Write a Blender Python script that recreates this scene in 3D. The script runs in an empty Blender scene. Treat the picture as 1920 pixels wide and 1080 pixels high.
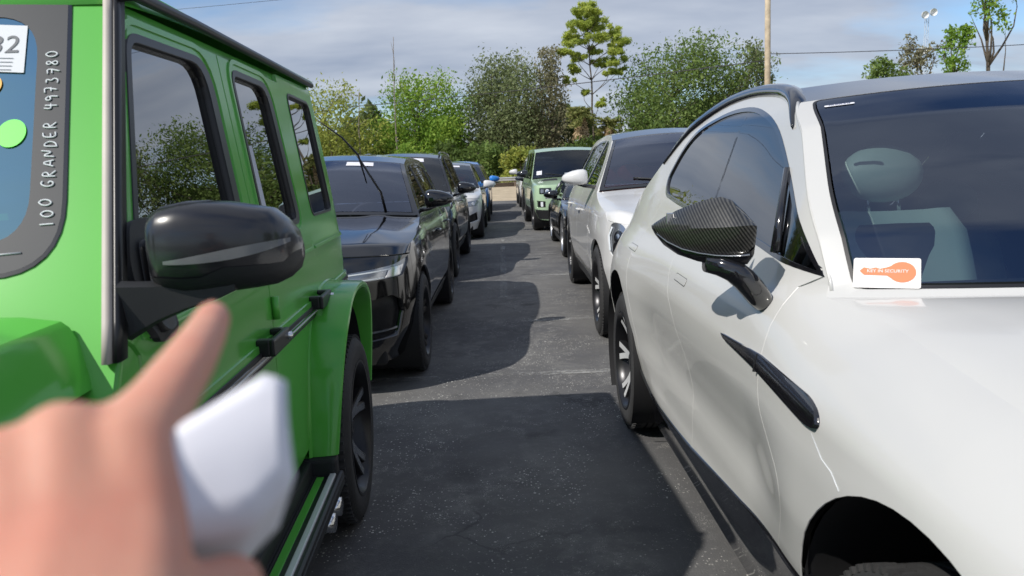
import bpy, bmesh, math, random
import numpy as np
from mathutils import Vector, Matrix
from mathutils.geometry import delaunay_2d_cdt
PI = math.pi
R = math.radians
scene = bpy.context.scene
C = scene.collection

# ------------------------------------------------------------------ camera
CAM_F, CAM_P, CAM_R, CAM_YAW, CAM_H = 1432.56, 0.1567517, -0.0384140, 0.0076261, 1.488700
cd = bpy.data.cameras.new('camera')
cam = bpy.data.objects.new('camera', cd); C.objects.link(cam)
cd.sensor_width = 36.0; cd.lens = CAM_F / 1920 * 36
cd.clip_start = 0.02; cd.clip_end = 3000
cam.location = (0, 0, CAM_H)
cam.rotation_euler = (Matrix.Rotation(-CAM_YAW, 3, 'Z') @ Matrix.Rotation(PI/2 - CAM_P, 3, 'X') @ Matrix.Rotation(CAM_R, 3, 'Z')).to_euler()
cd.dof.use_dof = True; cd.dof.focus_distance = 3.6; cd.dof.aperture_fstop = 7.0
scene.camera = cam

# ------------------------------------------------------------------ light
SUNV = Vector((0.80, 0.58, -1.0)).normalized()      # direction the light travels
sd = bpy.data.lights.new('sun', 'SUN'); sd.energy = 3.8; sd.angle = R(0.6); sd.color = (1.0, 0.95, 0.87)
sun = bpy.data.objects.new('sun', sd); C.objects.link(sun)
sun.rotation_euler = SUNV.to_track_quat('-Z', 'Y').to_euler()
sun.location = (-10, -10, 20)
w = bpy.data.worlds.new('World'); scene.world = w; w.use_nodes = True
nt = w.node_tree; nt.nodes.clear(); L = nt.links.new
out = nt.nodes.new('ShaderNodeOutputWorld'); bg = nt.nodes.new('ShaderNodeBackground')
sky = nt.nodes.new('ShaderNodeTexSky'); sky.sky_type = 'NISHITA'; sky.sun_disc = False
sky.sun_elevation = math.asin(-SUNV.z); sky.sun_rotation = math.atan2(-SUNV.x, -SUNV.y)
sky.air_density = 1.0; sky.dust_density = 0.3; sky.ozone_density = 3.0
tc = nt.nodes.new('ShaderNodeTexCoord'); sx = nt.nodes.new('ShaderNodeSeparateXYZ'); L(tc.outputs['Generated'], sx.inputs[0])
def wm(op, a, b=None, clamp=False):
    n = nt.nodes.new('ShaderNodeMath'); n.operation = op; n.use_clamp = clamp
    for i, v in enumerate((a, b)):
        if v is None: continue
        if hasattr(v, 'links') or hasattr(v, 'is_linked'): L(v, n.inputs[i])
        else: n.inputs[i].default_value = v
    return n.outputs[0]
den = wm('ADD', wm('MAXIMUM', sx.outputs[2], 0.0), 0.22)
cx = nt.nodes.new('ShaderNodeCombineXYZ')
L(wm('DIVIDE', sx.outputs[0], den), cx.inputs[0]); L(wm('MULTIPLY', wm('DIVIDE', sx.outputs[1], den), 2.0), cx.inputs[1])
rot = nt.nodes.new('ShaderNodeVectorRotate'); rot.rotation_type = 'Z_AXIS'; rot.inputs['Angle'].default_value = R(-20)
L(cx.outputs[0], rot.inputs['Vector'])
mp = nt.nodes.new('ShaderNodeMapping'); mp.inputs['Location'].default_value = (3.2, 1.7, 0.0); L(rot.outputs[0], mp.inputs['Vector'])
no = nt.nodes.new('ShaderNodeTexNoise'); no.inputs['Scale'].default_value = 0.66; no.inputs['Detail'].default_value = 8; no.inputs['Roughness'].default_value = 0.52; no.inputs['Distortion'].default_value = 0.25
L(mp.outputs[0], no.inputs['Vector'])
cr = nt.nodes.new('ShaderNodeValToRGB'); cr.color_ramp.elements[0].position = 0.38; cr.color_ramp.elements[1].position = 0.52
L(no.outputs['Fac'], cr.inputs[0])
no2 = nt.nodes.new('ShaderNodeTexNoise'); no2.inputs['Scale'].default_value = 1.5; no2.inputs['Detail'].default_value = 5
L(mp.outputs[0], no2.inputs['Vector'])
cc = nt.nodes.new('ShaderNodeValToRGB'); cc.color_ramp.elements[0].position = 0.3; cc.color_ramp.elements[1].position = 0.72
cc.color_ramp.elements[0].color = (2.7, 3.1, 4.0, 1); cc.color_ramp.elements[1].color = (5.0, 5.3, 5.9, 1)
L(no2.outputs['Fac'], cc.inputs[0])
tint = nt.nodes.new('ShaderNodeMix'); tint.data_type = 'RGBA'; tint.blend_type = 'MULTIPLY'; tint.inputs['Factor'].default_value = 1; tint.inputs['B'].default_value = (.90, .965, 1.05, 1); L(sky.outputs[0], tint.inputs['A'])
hs = nt.nodes.new('ShaderNodeMix'); hs.data_type = 'RGBA'
L(wm('MULTIPLY', cr.outputs[0], 0.90), hs.inputs['Factor']); L(tint.outputs['Result'], hs.inputs['A']); L(cc.outputs[0], hs.inputs['B'])
L(hs.outputs['Result'], bg.inputs[0]); bg.inputs[1].default_value = 0.110
L(bg.outputs[0], out.inputs[0])
vs = scene.view_settings; vs.view_transform = 'Standard'; vs.look = 'None'; vs.exposure = 0.22; vs.gamma = 1.0

# ------------------------------------------------------------------ helpers
def tag(o, label=None, cat=None, group=None, kind=None):
    if label: o['label'] = label
    if cat: o['category'] = cat
    if group: o['group'] = group
    if kind: o['kind'] = kind
    return o
def thing(name, label, cat, loc=(0, 0, 0), rz=0.0, group=None):
    o = bpy.data.objects.new(name, None); C.objects.link(o); o.empty_display_size = .2
    o.location = loc; o.rotation_euler = (0, 0, rz)
    return tag(o, label, cat, group)
def copy_tree(o, parent=None):
    c = o.copy(); C.objects.link(c); c.parent = parent
    for ch in list(o.children): copy_tree(ch, c)
    return c

class MB:
    """collects geometry, builds ONE mesh object"""
    def __init__(s): s.v = []; s.f = []; s.m = []; s.n = []; s.mats = []; s.sm = []
    def mi(s, mat):
        if mat not in s.mats: s.mats.append(mat)
        return s.mats.index(mat)
    def add(s, verts, faces, mat, normals=None, smooth=True):
        b = len(s.v); k = s.mi(mat)
        s.v += [tuple(p) for p in verts]
        s.n += [tuple(p) for p in normals] if normals is not None else [None]*len(verts)
        s.f += [tuple(i+b for i in f) for f in faces]; s.m += [k]*len(faces); s.sm += [smooth]*len(faces)
    def quad(s, a, b, c, d, mat): s.add([a, b, c, d], [(0, 1, 2, 3)], mat, smooth=False)
    def box(s, x0, x1, y0, y1, z0, z1, mat, bev=0.0, M=None):
        bm = bmesh.new(); bmesh.ops.create_cube(bm, size=1)
        for v in bm.verts: v.co = Vector(((x0+x1)/2+v.co.x*(x1-x0), (y0+y1)/2+v.co.y*(y1-y0), (z0+z1)/2+v.co.z*(z1-z0)))
        if bev > 0: bmesh.ops.bevel(bm, geom=bm.edges[:], offset=min(bev, .45*min(abs(x1-x0), abs(y1-y0), abs(z1-z0))), segments=2, affect='EDGES', profile=.6)
        s.bm(bm, mat, M, smooth=False)
    def bm(s, bm, mat, M=None, smooth=True):
        bm.verts.ensure_lookup_table()
        if M is not None: bm.transform(M)
        vs_ = [v.co.copy() for v in bm.verts]
        for i, v in enumerate(bm.verts): v.index = i
        s.add(vs_, [[v.index for v in f.verts] for f in bm.faces], mat, smooth=smooth); bm.free()
    def lathe(s, prof, mat, seg=32, M=None, smooth=True, close=False):
        """prof: (r, h) list, axis = local X (h along X)"""
        vs_, fs = [], []; n = len(prof)
        for i in range(seg):
            a = 2*PI*i/seg
            for r, h in prof: vs_.append(Vector((h, r*math.cos(a), r*math.sin(a))))
        for i in range(seg):
            j = (i+1) % seg
            for k in range(n if close else n-1):
                k2 = (k+1) % n
                fs.append((i*n+k, i*n+k2, j*n+k2, j*n+k))
        if M is not None: vs_ = [M @ v for v in vs_]
        s.add(vs_, fs, mat, smooth=smooth)
    def tube(s, pts, rad, mat, seg=8, cap=True, flat=1.0):
        pts = [Vector(p) for p in pts]; n = len(pts)
        if not hasattr(rad, '__len__'): rad = [rad]*n
        vs_, fs = [], []; up0 = None
        for i, p in enumerate(pts):
            d = (pts[min(i+1, n-1)]-pts[max(i-1, 0)]).normalized()
            up = up0 if up0 is not None else (Vector((0, 0, 1)) if abs(d.z) < .9 else Vector((1, 0, 0)))
            sx_ = d.cross(up).normalized(); up = sx_.cross(d).normalized(); up0 = up
            for k in range(seg):
                a = 2*PI*k/seg; vs_.append(p+sx_*math.cos(a)*rad[i]+up*math.sin(a)*rad[i]*flat)
        for i in range(n-1):
            for k in range(seg):
                k2 = (k+1) % seg; fs.append((i*seg+k, i*seg+k2, (i+1)*seg+k2, (i+1)*seg+k))
        if cap: fs.append(tuple(range(seg-1, -1, -1))); fs.append(tuple((n-1)*seg+k for k in range(seg)))
        s.add(vs_, fs, mat)
    def loft(s, rings, mat, cap=True, closed=True, smooth=True):
        n = len(rings[0]); vs_ = [p for r in rings for p in r]; fs = []
        for i in range(len(rings)-1):
            for k in range(n if closed else n-1):
                k2 = (k+1) % n; fs.append((i*n+k, i*n+k2, (i+1)*n+k2, (i+1)*n+k))
        if cap: fs.append(tuple(range(n-1, -1, -1))); fs.append(tuple((len(rings)-1)*n+k for k in range(n)))
        s.add(vs_, fs, mat, smooth=smooth)
    def ellipsoid(s, c, r, mat, seg=16, rings=10, M=None):
        bm = bmesh.new(); bmesh.ops.create_uvsphere(bm, u_segments=seg, v_segments=rings, radius=1)
        for v in bm.verts: v.co = Vector((c[0]+v.co.x*r[0], c[1]+v.co.y*r[1], c[2]+v.co.z*r[2]))
        s.bm(bm, mat, M)
    def build(s, name, parent=None, recalc=False, sharp=None):
        me = bpy.data.meshes.new(name); me.from_pydata(s.v, [], s.f)
        for m in s.mats: me.materials.append(m)
        me.polygons.foreach_set('material_index', s.m); me.polygons.foreach_set('use_smooth', s.sm)
        me.update()
        if recalc:
            bm = bmesh.new(); bm.from_mesh(me); bmesh.ops.recalc_face_normals(bm, faces=bm.faces[:]); bm.to_mesh(me); bm.free()
        if any(n is not None for n in s.n):
            vn = [v.vector for v in me.vertex_normals]
            me.normals_split_custom_set_from_vertices([n if n is not None else tuple(vn[i]) for i, n in enumerate(s.n)])
        elif sharp:
            me.set_sharp_from_angle(angle=R(sharp))
        o = bpy.data.objects.new(name, me); C.objects.link(o)
        if parent is not None: o.parent = parent
        return o

# ------------------------------------------------------------------ materials
MC = {}
def mat(name, col=(.5, .5, .5), rough=.5, metal=0.0, spec=.5, coat=0.0, coat_r=.03, emit=None, bump=None, var=None, flake=0):
    if name in MC: return MC[name]
    m = bpy.data.materials.new(name); m.use_nodes = True; MC[name] = m
    n = m.node_tree; p = n.nodes['Principled BSDF']
    p.inputs['Base Color'].default_value = (*col, 1); p.inputs['Roughness'].default_value = rough
    p.inputs['Metallic'].default_value = metal; p.inputs['Specular IOR Level'].default_value = spec
    p.inputs['Coat Weight'].default_value = coat; p.inputs['Coat Roughness'].default_value = coat_r
    if emit: p.inputs['Emission Color'].default_value = (*emit[0], 1); p.inputs['Emission Strength'].default_value = emit[1]
    tcn = n.nodes.new('ShaderNodeTexCoord')
    if var:   # (scale, amount): colour mottling
        nz = n.nodes.new('ShaderNodeTexNoise'); nz.inputs['Scale'].default_value = var[0]; nz.inputs['Detail'].default_value = 5
        n.links.new(tcn.outputs['Object'], nz.inputs['Vector'])
        r_ = n.nodes.new('ShaderNodeValToRGB')
        r_.color_ramp.elements[0].color = (*[c*(1-var[1]) for c in col], 1); r_.color_ramp.elements[1].color = (*[min(1, c*(1+var[1])) for c in col], 1)
        r_.color_ramp.elements[0].position = .3; r_.color_ramp.elements[1].position = .7
        n.links.new(nz.outputs['Fac'], r_.inputs[0]); n.links.new(r_.outputs[0], p.inputs['Base Color'])
    if bump:  # (scale, strength)
        nz = n.nodes.new('ShaderNodeTexNoise'); nz.inputs['Scale'].default_value = bump[0]; nz.inputs['Detail'].default_value = 3
        n.links.new(tcn.outputs['Object'], nz.inputs['Vector'])
        b = n.nodes.new('ShaderNodeBump'); b.inputs['Strength'].default_value = bump[1]; b.inputs['Distance'].default_value = .01
        n.links.new(nz.outputs['Fac'], b.inputs['Height']); n.links.new(b.outputs[0], p.inputs['Normal'])
    return m
def paint(name, col, rough=.32, coat=1.0, metal=0.0, spec=.5, dust=.06):
    """lacquered car paint with a faint dust film"""
    if name in MC: return MC[name]
    m = mat(name, col, rough, metal, spec, coat=coat, coat_r=.025)
    n = m.node_tree; p = n.nodes['Principled BSDF']
    tcn = n.nodes.new('ShaderNodeTexCoord'); nz = n.nodes.new('ShaderNodeTexNoise'); nz.inputs['Scale'].default_value = 2.3; nz.inputs['Detail'].default_value = 6
    n.links.new(tcn.outputs['Object'], nz.inputs['Vector'])
    mr = n.nodes.new('ShaderNodeMapRange'); mr.inputs[1].default_value = .3; mr.inputs[2].default_value = .75; mr.inputs[3].default_value = .02; mr.inputs[4].default_value = .10
    n.links.new(nz.outputs['Fac'], mr.inputs[0]); n.links.new(mr.outputs[0], p.inputs['Coat Roughness'])
    mx = n.nodes.new('ShaderNodeMix'); mx.data_type = 'RGBA'
    mr2 = n.nodes.new('ShaderNodeMapRange'); mr2.inputs[1].default_value = .45; mr2.inputs[2].default_value = .8; mr2.inputs[3].default_value = 0; mr2.inputs[4].default_value = dust
    n.links.new(nz.outputs['Fac'], mr2.inputs[0]); n.links.new(mr2.outputs[0], mx.inputs['Factor'])
    mx.inputs['A'].default_value = (*col, 1); mx.inputs['B'].default_value = (.32, .29, .25, 1)
    n.links.new(mx.outputs['Result'], p.inputs['Base Color'])
    return m
def glass(name, tint=(.05, .06, .07), ior=1.55, rough=0.0, refl=(1, 1, 1), base=0.0):
    """tinted pane: Fresnel mix of a mirror reflection and a coloured see-through"""
    if name in MC: return MC[name]
    m = bpy.data.materials.new(name); m.use_nodes = True; MC[name] = m; n = m.node_tree; n.nodes.clear()
    o = n.nodes.new('ShaderNodeOutputMaterial'); mx = n.nodes.new('ShaderNodeMixShader')
    tr = n.nodes.new('ShaderNodeBsdfTransparent'); tr.inputs[0].default_value = (*tint, 1)
    gl = n.nodes.new('ShaderNodeBsdfGlossy'); gl.inputs['Roughness'].default_value = rough; gl.inputs[0].default_value = (*refl, 1)
    fr = n.nodes.new('ShaderNodeFresnel'); fr.inputs[0].default_value = ior
    ad = n.nodes.new('ShaderNodeMath'); ad.operation = 'ADD'; ad.use_clamp = True; ad.inputs[1].default_value = base
    tcn = n.nodes.new('ShaderNodeTexCoord'); nz = n.nodes.new('ShaderNodeTexNoise'); nz.inputs['Scale'].default_value = 1.6; nz.inputs['Detail'].default_value = 1
    b = n.nodes.new('ShaderNodeBump'); b.inputs['Strength'].default_value = .12; b.inputs['Distance'].default_value = .02
    n.links.new(tcn.outputs['Object'], nz.inputs['Vector']); n.links.new(nz.outputs['Fac'], b.inputs['Height'])
    n.links.new(b.outputs[0], gl.inputs['Normal'])
    n.links.new(fr.outputs[0], ad.inputs[0]); n.links.new(ad.outputs[0], mx.inputs[0]); n.links.new(tr.outputs[0], mx.inputs[1]); n.links.new(gl.outputs[0], mx.inputs[2])
    n.links.new(mx.outputs[0], o.inputs[0]); return m
rubber = mat('tyre_rubber', (.028, .028, .029), .75, bump=(60, .25), var=(9, .25))
plastic = mat('black_plastic', (.016, .017, .019), .55, bump=(420, .05))
gloss_black = mat('gloss_black', (.008, .008, .010), .12, coat=1)
satin_black = mat('satin_black', (.012, .012, .014), .35)
dark_in = mat('dark_cabin', (.012, .012, .014), .8)
chrome = mat('bright_metal', (.75, .75, .76), .18, metal=1)
alu = mat('machined_alloy', (.70, .71, .72), .35, metal=.35)
lamp_grey = mat('lamp_reflector', (.35, .37, .40), .22, metal=.8)
lamp_white = mat('lamp_light_guide', (.72, .76, .80), .2)
seat_mat = mat('seat_leather', (.03, .03, .032), .6)
paper_white = mat('white_paper', (.80, .80, .82), .7)
disc_mat = mat('brake_disc', (.30, .30, .31), .35, metal=1)
# ------------------------------------------------------------------ ground
def asphalt():
    m = bpy.data.materials.new('asphalt'); m.use_nodes = True; n = m.node_tree; l = n.links.new; p = n.nodes['Principled BSDF']
    def N(t, **k):
        x = n.nodes.new(t)
        for a, b in k.items(): setattr(x, a, b)
        return x
    tc_ = N('ShaderNodeTexCoord'); P = tc_.outputs['Object']
    def noise(s, d=4, r=.5, dist=0):
        x = N('ShaderNodeTexNoise'); x.inputs['Scale'].default_value = s; x.inputs['Detail'].default_value = d; x.inputs['Roughness'].default_value = r; x.inputs['Distortion'].default_value = dist
        l(P, x.inputs['Vector']); return x.outputs['Fac']
    def ramp(v, a, b, ca=0, cb=1):
        x = N('ShaderNodeMapRange'); x.interpolation_type = 'SMOOTHSTEP'
        for i, q in enumerate((a, b, ca, cb)): x.inputs[i+1].default_value = q
        l(v, x.inputs[0]); return x.outputs[0]
    def mul(a, b, op='MULTIPLY'):
        x = N('ShaderNodeMath', operation=op)
        for i, q in enumerate((a, b)):
            if isinstance(q, (int, float)): x.inputs[i].default_value = q
            else: l(q, x.inputs[i])
        return x.outputs[0]
    def mix(f, A, B):
        x = N('ShaderNodeMix', data_type='RGBA')
        for k, q in (('Factor', f), ('A', A), ('B', B)):
            if isinstance(q, tuple): x.inputs[k].default_value = (*q, 1)
            elif isinstance(q, (int, float)): x.inputs[k].default_value = q
            else: l(q, x.inputs[k])
        return x.outputs['Result']
    sp = N('ShaderNodeSeparateXYZ'); l(P, sp.inputs[0])
    base = mix(ramp(noise(.8, 5), .3, .7), (.076, .076, .081), (.132, .130, .127))
    base = mix(mul(ramp(noise(2.1, 8, .72, .4), .48, .72), .75), base, (.17, .168, .162))
    # worn aggregate showing through: pale speckles and hair-thin scratches, in patches
    v = N('ShaderNodeTexVoronoi'); v.inputs['Scale'].default_value = 95; l(P, v.inputs['Vector'])
    vc = N('ShaderNodeSeparateColor'); l(v.outputs['Color'], vc.inputs[0])
    rad_ = mul(mul(mul(vc.outputs[0], vc.outputs[0]), vc.outputs[1]), .70); speck = ramp(mul(rad_, v.outputs['Distance'], 'SUBTRACT'), .0, .10)
    patch = ramp(noise(1.3, 7, .7, .8), .45, .62, .04, 1)
    base = mix(mul(mul(speck, patch), .9), base, (.60, .59, .55))
    v2 = N('ShaderNodeTexVoronoi', feature='DISTANCE_TO_EDGE'); v2.inputs['Scale'].default_value = 19
    ds = N('ShaderNodeVectorMath', operation='ADD'); nz = N('ShaderNodeTexNoise'); nz.inputs['Scale'].default_value = 9; l(P, nz.inputs['Vector']); l(P, ds.inputs[0]); l(nz.outputs['Color'], ds.inputs[1]); l(ds.outputs[0], v2.inputs['Vector'])
    scr = mul(mul(ramp(v2.outputs['Distance'], .030, .008), ramp(noise(11, 4), .48, .60)), ramp(noise(1.1, 5, .65), .44, .60))
    base = mix(mul(scr, .8), base, (.50, .49, .46))
    base = mix(mul(ramp(noise(1.9, 3, .4), .64, .72), .45), base, (.035, .035, .036))   # old drips
    base = mix(mul(ramp(noise(38, 3, .6), .55, .75), .35), base, (.21, .205, .20))
    # long cracks
    v3 = N('ShaderNodeTexVoronoi', feature='DISTANCE_TO_EDGE'); v3.inputs['Scale'].default_value = .55; d3 = N('ShaderNodeVectorMath', operation='ADD'); n3 = N('ShaderNodeTexNoise'); n3.inputs['Scale'].default_value = 2.5; n3.inputs['Detail'].default_value = 6; l(P, n3.inputs['Vector']); l(P, d3.inputs[0]); l(n3.outputs['Color'], d3.inputs[1]); l(d3.outputs[0], v3.inputs['Vector'])
    ck = ramp(v3.outputs['Distance'], .012, .003)
    base = mix(mul(mul(ck, .5), ramp(noise(.6, 2), .5, .6)), base, (.035, .035, .037))
    l(base, p.inputs['Base Color']); p.inputs['Specular IOR Level'].default_value = .35
    l(ramp(noise(5, 3), .3, .7, .72, .9), p.inputs['Roughness'])
    bn = N('ShaderNodeTexNoise'); bn.inputs['Scale'].default_value = 140; bn.inputs['Detail'].default_value = 4; l(P, bn.inputs['Vector'])
    b = N('ShaderNodeBump'); b.inputs['Strength'].default_value = .5; b.inputs['Distance'].default_value = .006; l(bn.outputs['Fac'], b.inputs['Height'])
    l(b.outputs[0], p.inputs['Normal'])
    return m
def sheet(name, x0, x1, y0, y1, z, m, nx=1, ny=1, jit=None):
    b = MB(); vs_ = []; fs = []
    for j in range(ny+1):
        for i in range(nx+1):
            x = x0+(x1-x0)*i/nx; y = y0+(y1-y0)*j/ny; dz = jit(x, y) if jit else 0
            vs_.append((x, y, z+dz))
    for j in range(ny):
        for i in range(nx): a = j*(nx+1)+i; fs.append((a, a+1, a+nx+2, a+nx+1))
    b.add(vs_, fs, m); return b.build(name)
grass_m = mat('dry_grass_ground', (.10, .115, .035), .95, var=(.9, .45), bump=(20, .6))
sand_m = mat('pale_sandy_verge', (.44, .36, .25), .95, var=(1.3, .25), bump=(15, .4))
tag(sheet('ground', -900, 900, -900, 1400, -.012, grass_m), kind='structure')
tag(sheet('sandy_verge', -70, 70, 34.0, 75, -.006, sand_m), kind='structure')
tag(sheet('parking_lot', -60, 60, -60, 34.8, 0, asphalt()), kind='structure')
# worn painted bay lines across the aisle and one seam along it
def paint_mat():
    m = mat('worn_line_paint', (.34, .34, .33), .8); n = m.node_tree; p = n.nodes['Principled BSDF']
    t = n.nodes.new('ShaderNodeTexCoord'); z = n.nodes.new('ShaderNodeTexNoise'); z.inputs['Scale'].default_value = 16; z.inputs['Detail'].default_value = 7; z.inputs['Roughness'].default_value = .7
    n.links.new(t.outputs['Object'], z.inputs['Vector'])
    z2 = n.nodes.new('ShaderNodeTexNoise'); z2.inputs['Scale'].default_value = 1.1; n.links.new(t.outputs['Object'], z2.inputs['Vector'])
    s_ = n.nodes.new('ShaderNodeMath'); s_.operation = 'ADD'; n.links.new(z.outputs['Fac'], s_.inputs[0]); n.links.new(z2.outputs['Fac'], s_.inputs[1])
    r_ = n.nodes.new('ShaderNodeMapRange'); r_.inputs[1].default_value = .92; r_.inputs[2].default_value = 1.22; r_.inputs[3].default_value = 0; r_.inputs[4].default_value = .75
    n.links.new(s_.outputs[0], r_.inputs[0]); n.links.new(r_.outputs[0], p.inputs['Alpha']); return m
pm = paint_mat()
b = MB()
for k, (y, xa, xb) in enumerate([(5.32, -6, 2.4), (7.32, .2, 6), (10.35, -6, 6), (13.0, -.2, 6), (15.4, -6, 6), (20.5, -6, 6), (25.4, -6, 6)]):
    b.quad((xa, y-.05, .004), (xb, y-.05+.01*(xb-xa), .004), (xb, y+.05+.01*(xb-xa), .004), (xa, y+.05, .004), pm)
for k in range(1):
    b.quad((-.08, 8.7, .0045), (.02, 8.7, .0045), (.0, 16.0, .0045), (-.07, 16.0, .0045), pm)
tag(b.build('bay_lines'), kind='structure')

# ------------------------------------------------------------------ leaves and trees
def leaf_mat(name, cols, trans=.35):
    m = bpy.data.materials.new(name); m.use_nodes = True; n = m.node_tree; n.nodes.clear()
    o = n.nodes.new('ShaderNodeOutputMaterial'); d = n.nodes.new('ShaderNodeBsdfPrincipled'); t = n.nodes.new('ShaderNodeBsdfTranslucent'); x = n.nodes.new('ShaderNodeMixShader')
    a = n.nodes.new('ShaderNodeAttribute'); a.attribute_name = 'tone'; r_ = n.nodes.new('ShaderNodeValToRGB')
    els = r_.color_ramp.elements
    for i, c in enumerate(cols):
        e = els[i] if i < 2 else els.new(i/(len(cols)-1))
        e.color = (*c, 1)
    for i in range(len(cols)): pass
    pos = [i/(len(cols)-1) for i in range(len(cols))]
    for e, c, p_ in zip(els, cols, pos): e.position = p_
    for e, c in zip(els, cols): e.color = (*c, 1)
    n.links.new(a.outputs['Fac'], r_.inputs[0]); n.links.new(r_.outputs[0], d.inputs['Base Color'])
    hsv = n.nodes.new('ShaderNodeHueSaturation'); hsv.inputs['Value'].default_value = 1.5; hsv.inputs['Hue'].default_value = .485; n.links.new(r_.outputs[0], hsv.inputs['Color']); n.links.new(hsv.outputs[0], t.inputs[0])
    d.inputs['Roughness'].default_value = .6; d.inputs['Specular IOR Level'].default_value = .15
    x.inputs[0].default_value = trans; n.links.new(d.outputs[0], x.inputs[1]); n.links.new(t.outputs[0], x.inputs[2]); n.links.new(x.outputs[0], o.inputs[0])
    return m
LM = {
 'yellow': leaf_mat('yellow_green_leaves', [(0.122, 0.173, 0.035), (0.294, 0.346, 0.078), (0.518, 0.502, 0.122)]),
 'bright': leaf_mat('bright_green_leaves', [(0.078, 0.155, 0.026), (0.191, 0.329, 0.052), (0.380, 0.484, 0.087)]),
 'olive': leaf_mat('grey_olive_leaves', [(0.078, 0.104, 0.044), (0.173, 0.216, 0.095), (0.346, 0.380, 0.207)]),
 'dusty': leaf_mat('dusty_brown_green_leaves', [(0.122, 0.113, 0.069), (0.225, 0.225, 0.129), (0.380, 0.329, 0.225)]),
 'pine': leaf_mat('lime_needle_clumps', [(.16, .22, .05), (.34, .42, .09), (.52, .58, .16)], .5),
 'oak': leaf_mat('oak_green_leaves', [(0.060, 0.104, 0.031), (0.147, 0.225, 0.060), (0.294, 0.364, 0.122)]),
 'dark': leaf_mat('deep_green_undergrowth', [(0.035, 0.060, 0.020), (0.087, 0.138, 0.038), (0.207, 0.294, 0.069)]),
 'wood': leaf_mat('mixed_woodland_leaves', [(.05, .075, .03), (.12, .16, .055), (.22, .25, .10)]),
 'palm': leaf_mat('palm_fronds', [(0.087, 0.122, 0.035), (0.191, 0.225, 0.069), (0.346, 0.346, 0.138)]),
 'skirt': leaf_mat('dry_palm_skirt', [(0.276, 0.207, 0.122), (0.449, 0.346, 0.207), (0.622, 0.484, 0.311)], .1),
}
bark = mat('grey_bark', (.12, .10, .08), .9, var=(3, .35), bump=(14, .8))
bark_light = mat('pale_bark', (.22, .19, .16), .9, var=(3, .35), bump=(14, .8))
def leaf_mesh(name, pts, nrm, size, tones, m, rng, aspect=.55):
    """one mesh of small folded leaf clumps: pts (n,3)"""
    n = len(pts); a = rng.normal(size=(n, 3)); a += nrm*.6
    a /= np.linalg.norm(a, axis=1)[:, None]
    r0 = rng.normal(size=(n, 3)); u = np.cross(a, r0); u /= np.linalg.norm(u, axis=1)[:, None]; v = np.cross(a, u)
    s = (size*rng.uniform(.45, 1.25, n)**1.3*1.2)[:, None]
    u = u*s; v = v*s*aspect
    quad = np.stack([pts-u, pts-v*.9+u*.1, pts+u, pts+v*.9-u*.1], 1).reshape(-1, 3)
    me = bpy.data.meshes.new(name); me.vertices.add(4*n); me.vertices.foreach_set('co', quad.ravel().astype('f4'))
    me.loops.add(4*n); me.loops.foreach_set('vertex_index', np.arange(4*n, dtype='i4'))
    me.polygons.add(n); me.polygons.foreach_set('loop_start', np.arange(0, 4*n, 4, dtype='i4'))
    me.update(calc_edges=True); me.materials.append(m)
    at = me.attributes.new('tone', 'FLOAT', 'FACE'); at.data.foreach_set('value', np.clip(tones, 0, 1).astype('f4'))
    return me
def limb_tree(mb, base, top, r0, r1, m, rng, bend=.15, seg=7, n=7):
    base, top = Vector(base), Vector(top); pts = []; rad = []
    off = Vector((rng.normal()*bend, rng.normal()*bend, 0))
    for i in range(n+1):
        t = i/n; p = base.lerp(top, t)+off*math.sin(PI*t)+Vector((rng.normal(), rng.normal(), 0))*bend*.12*(0 < i < n)
        pts.append(p); rad.append(r0+(r1-r0)*t**.8)
    mb.tube(pts, rad, m, seg=seg); return pts
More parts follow.
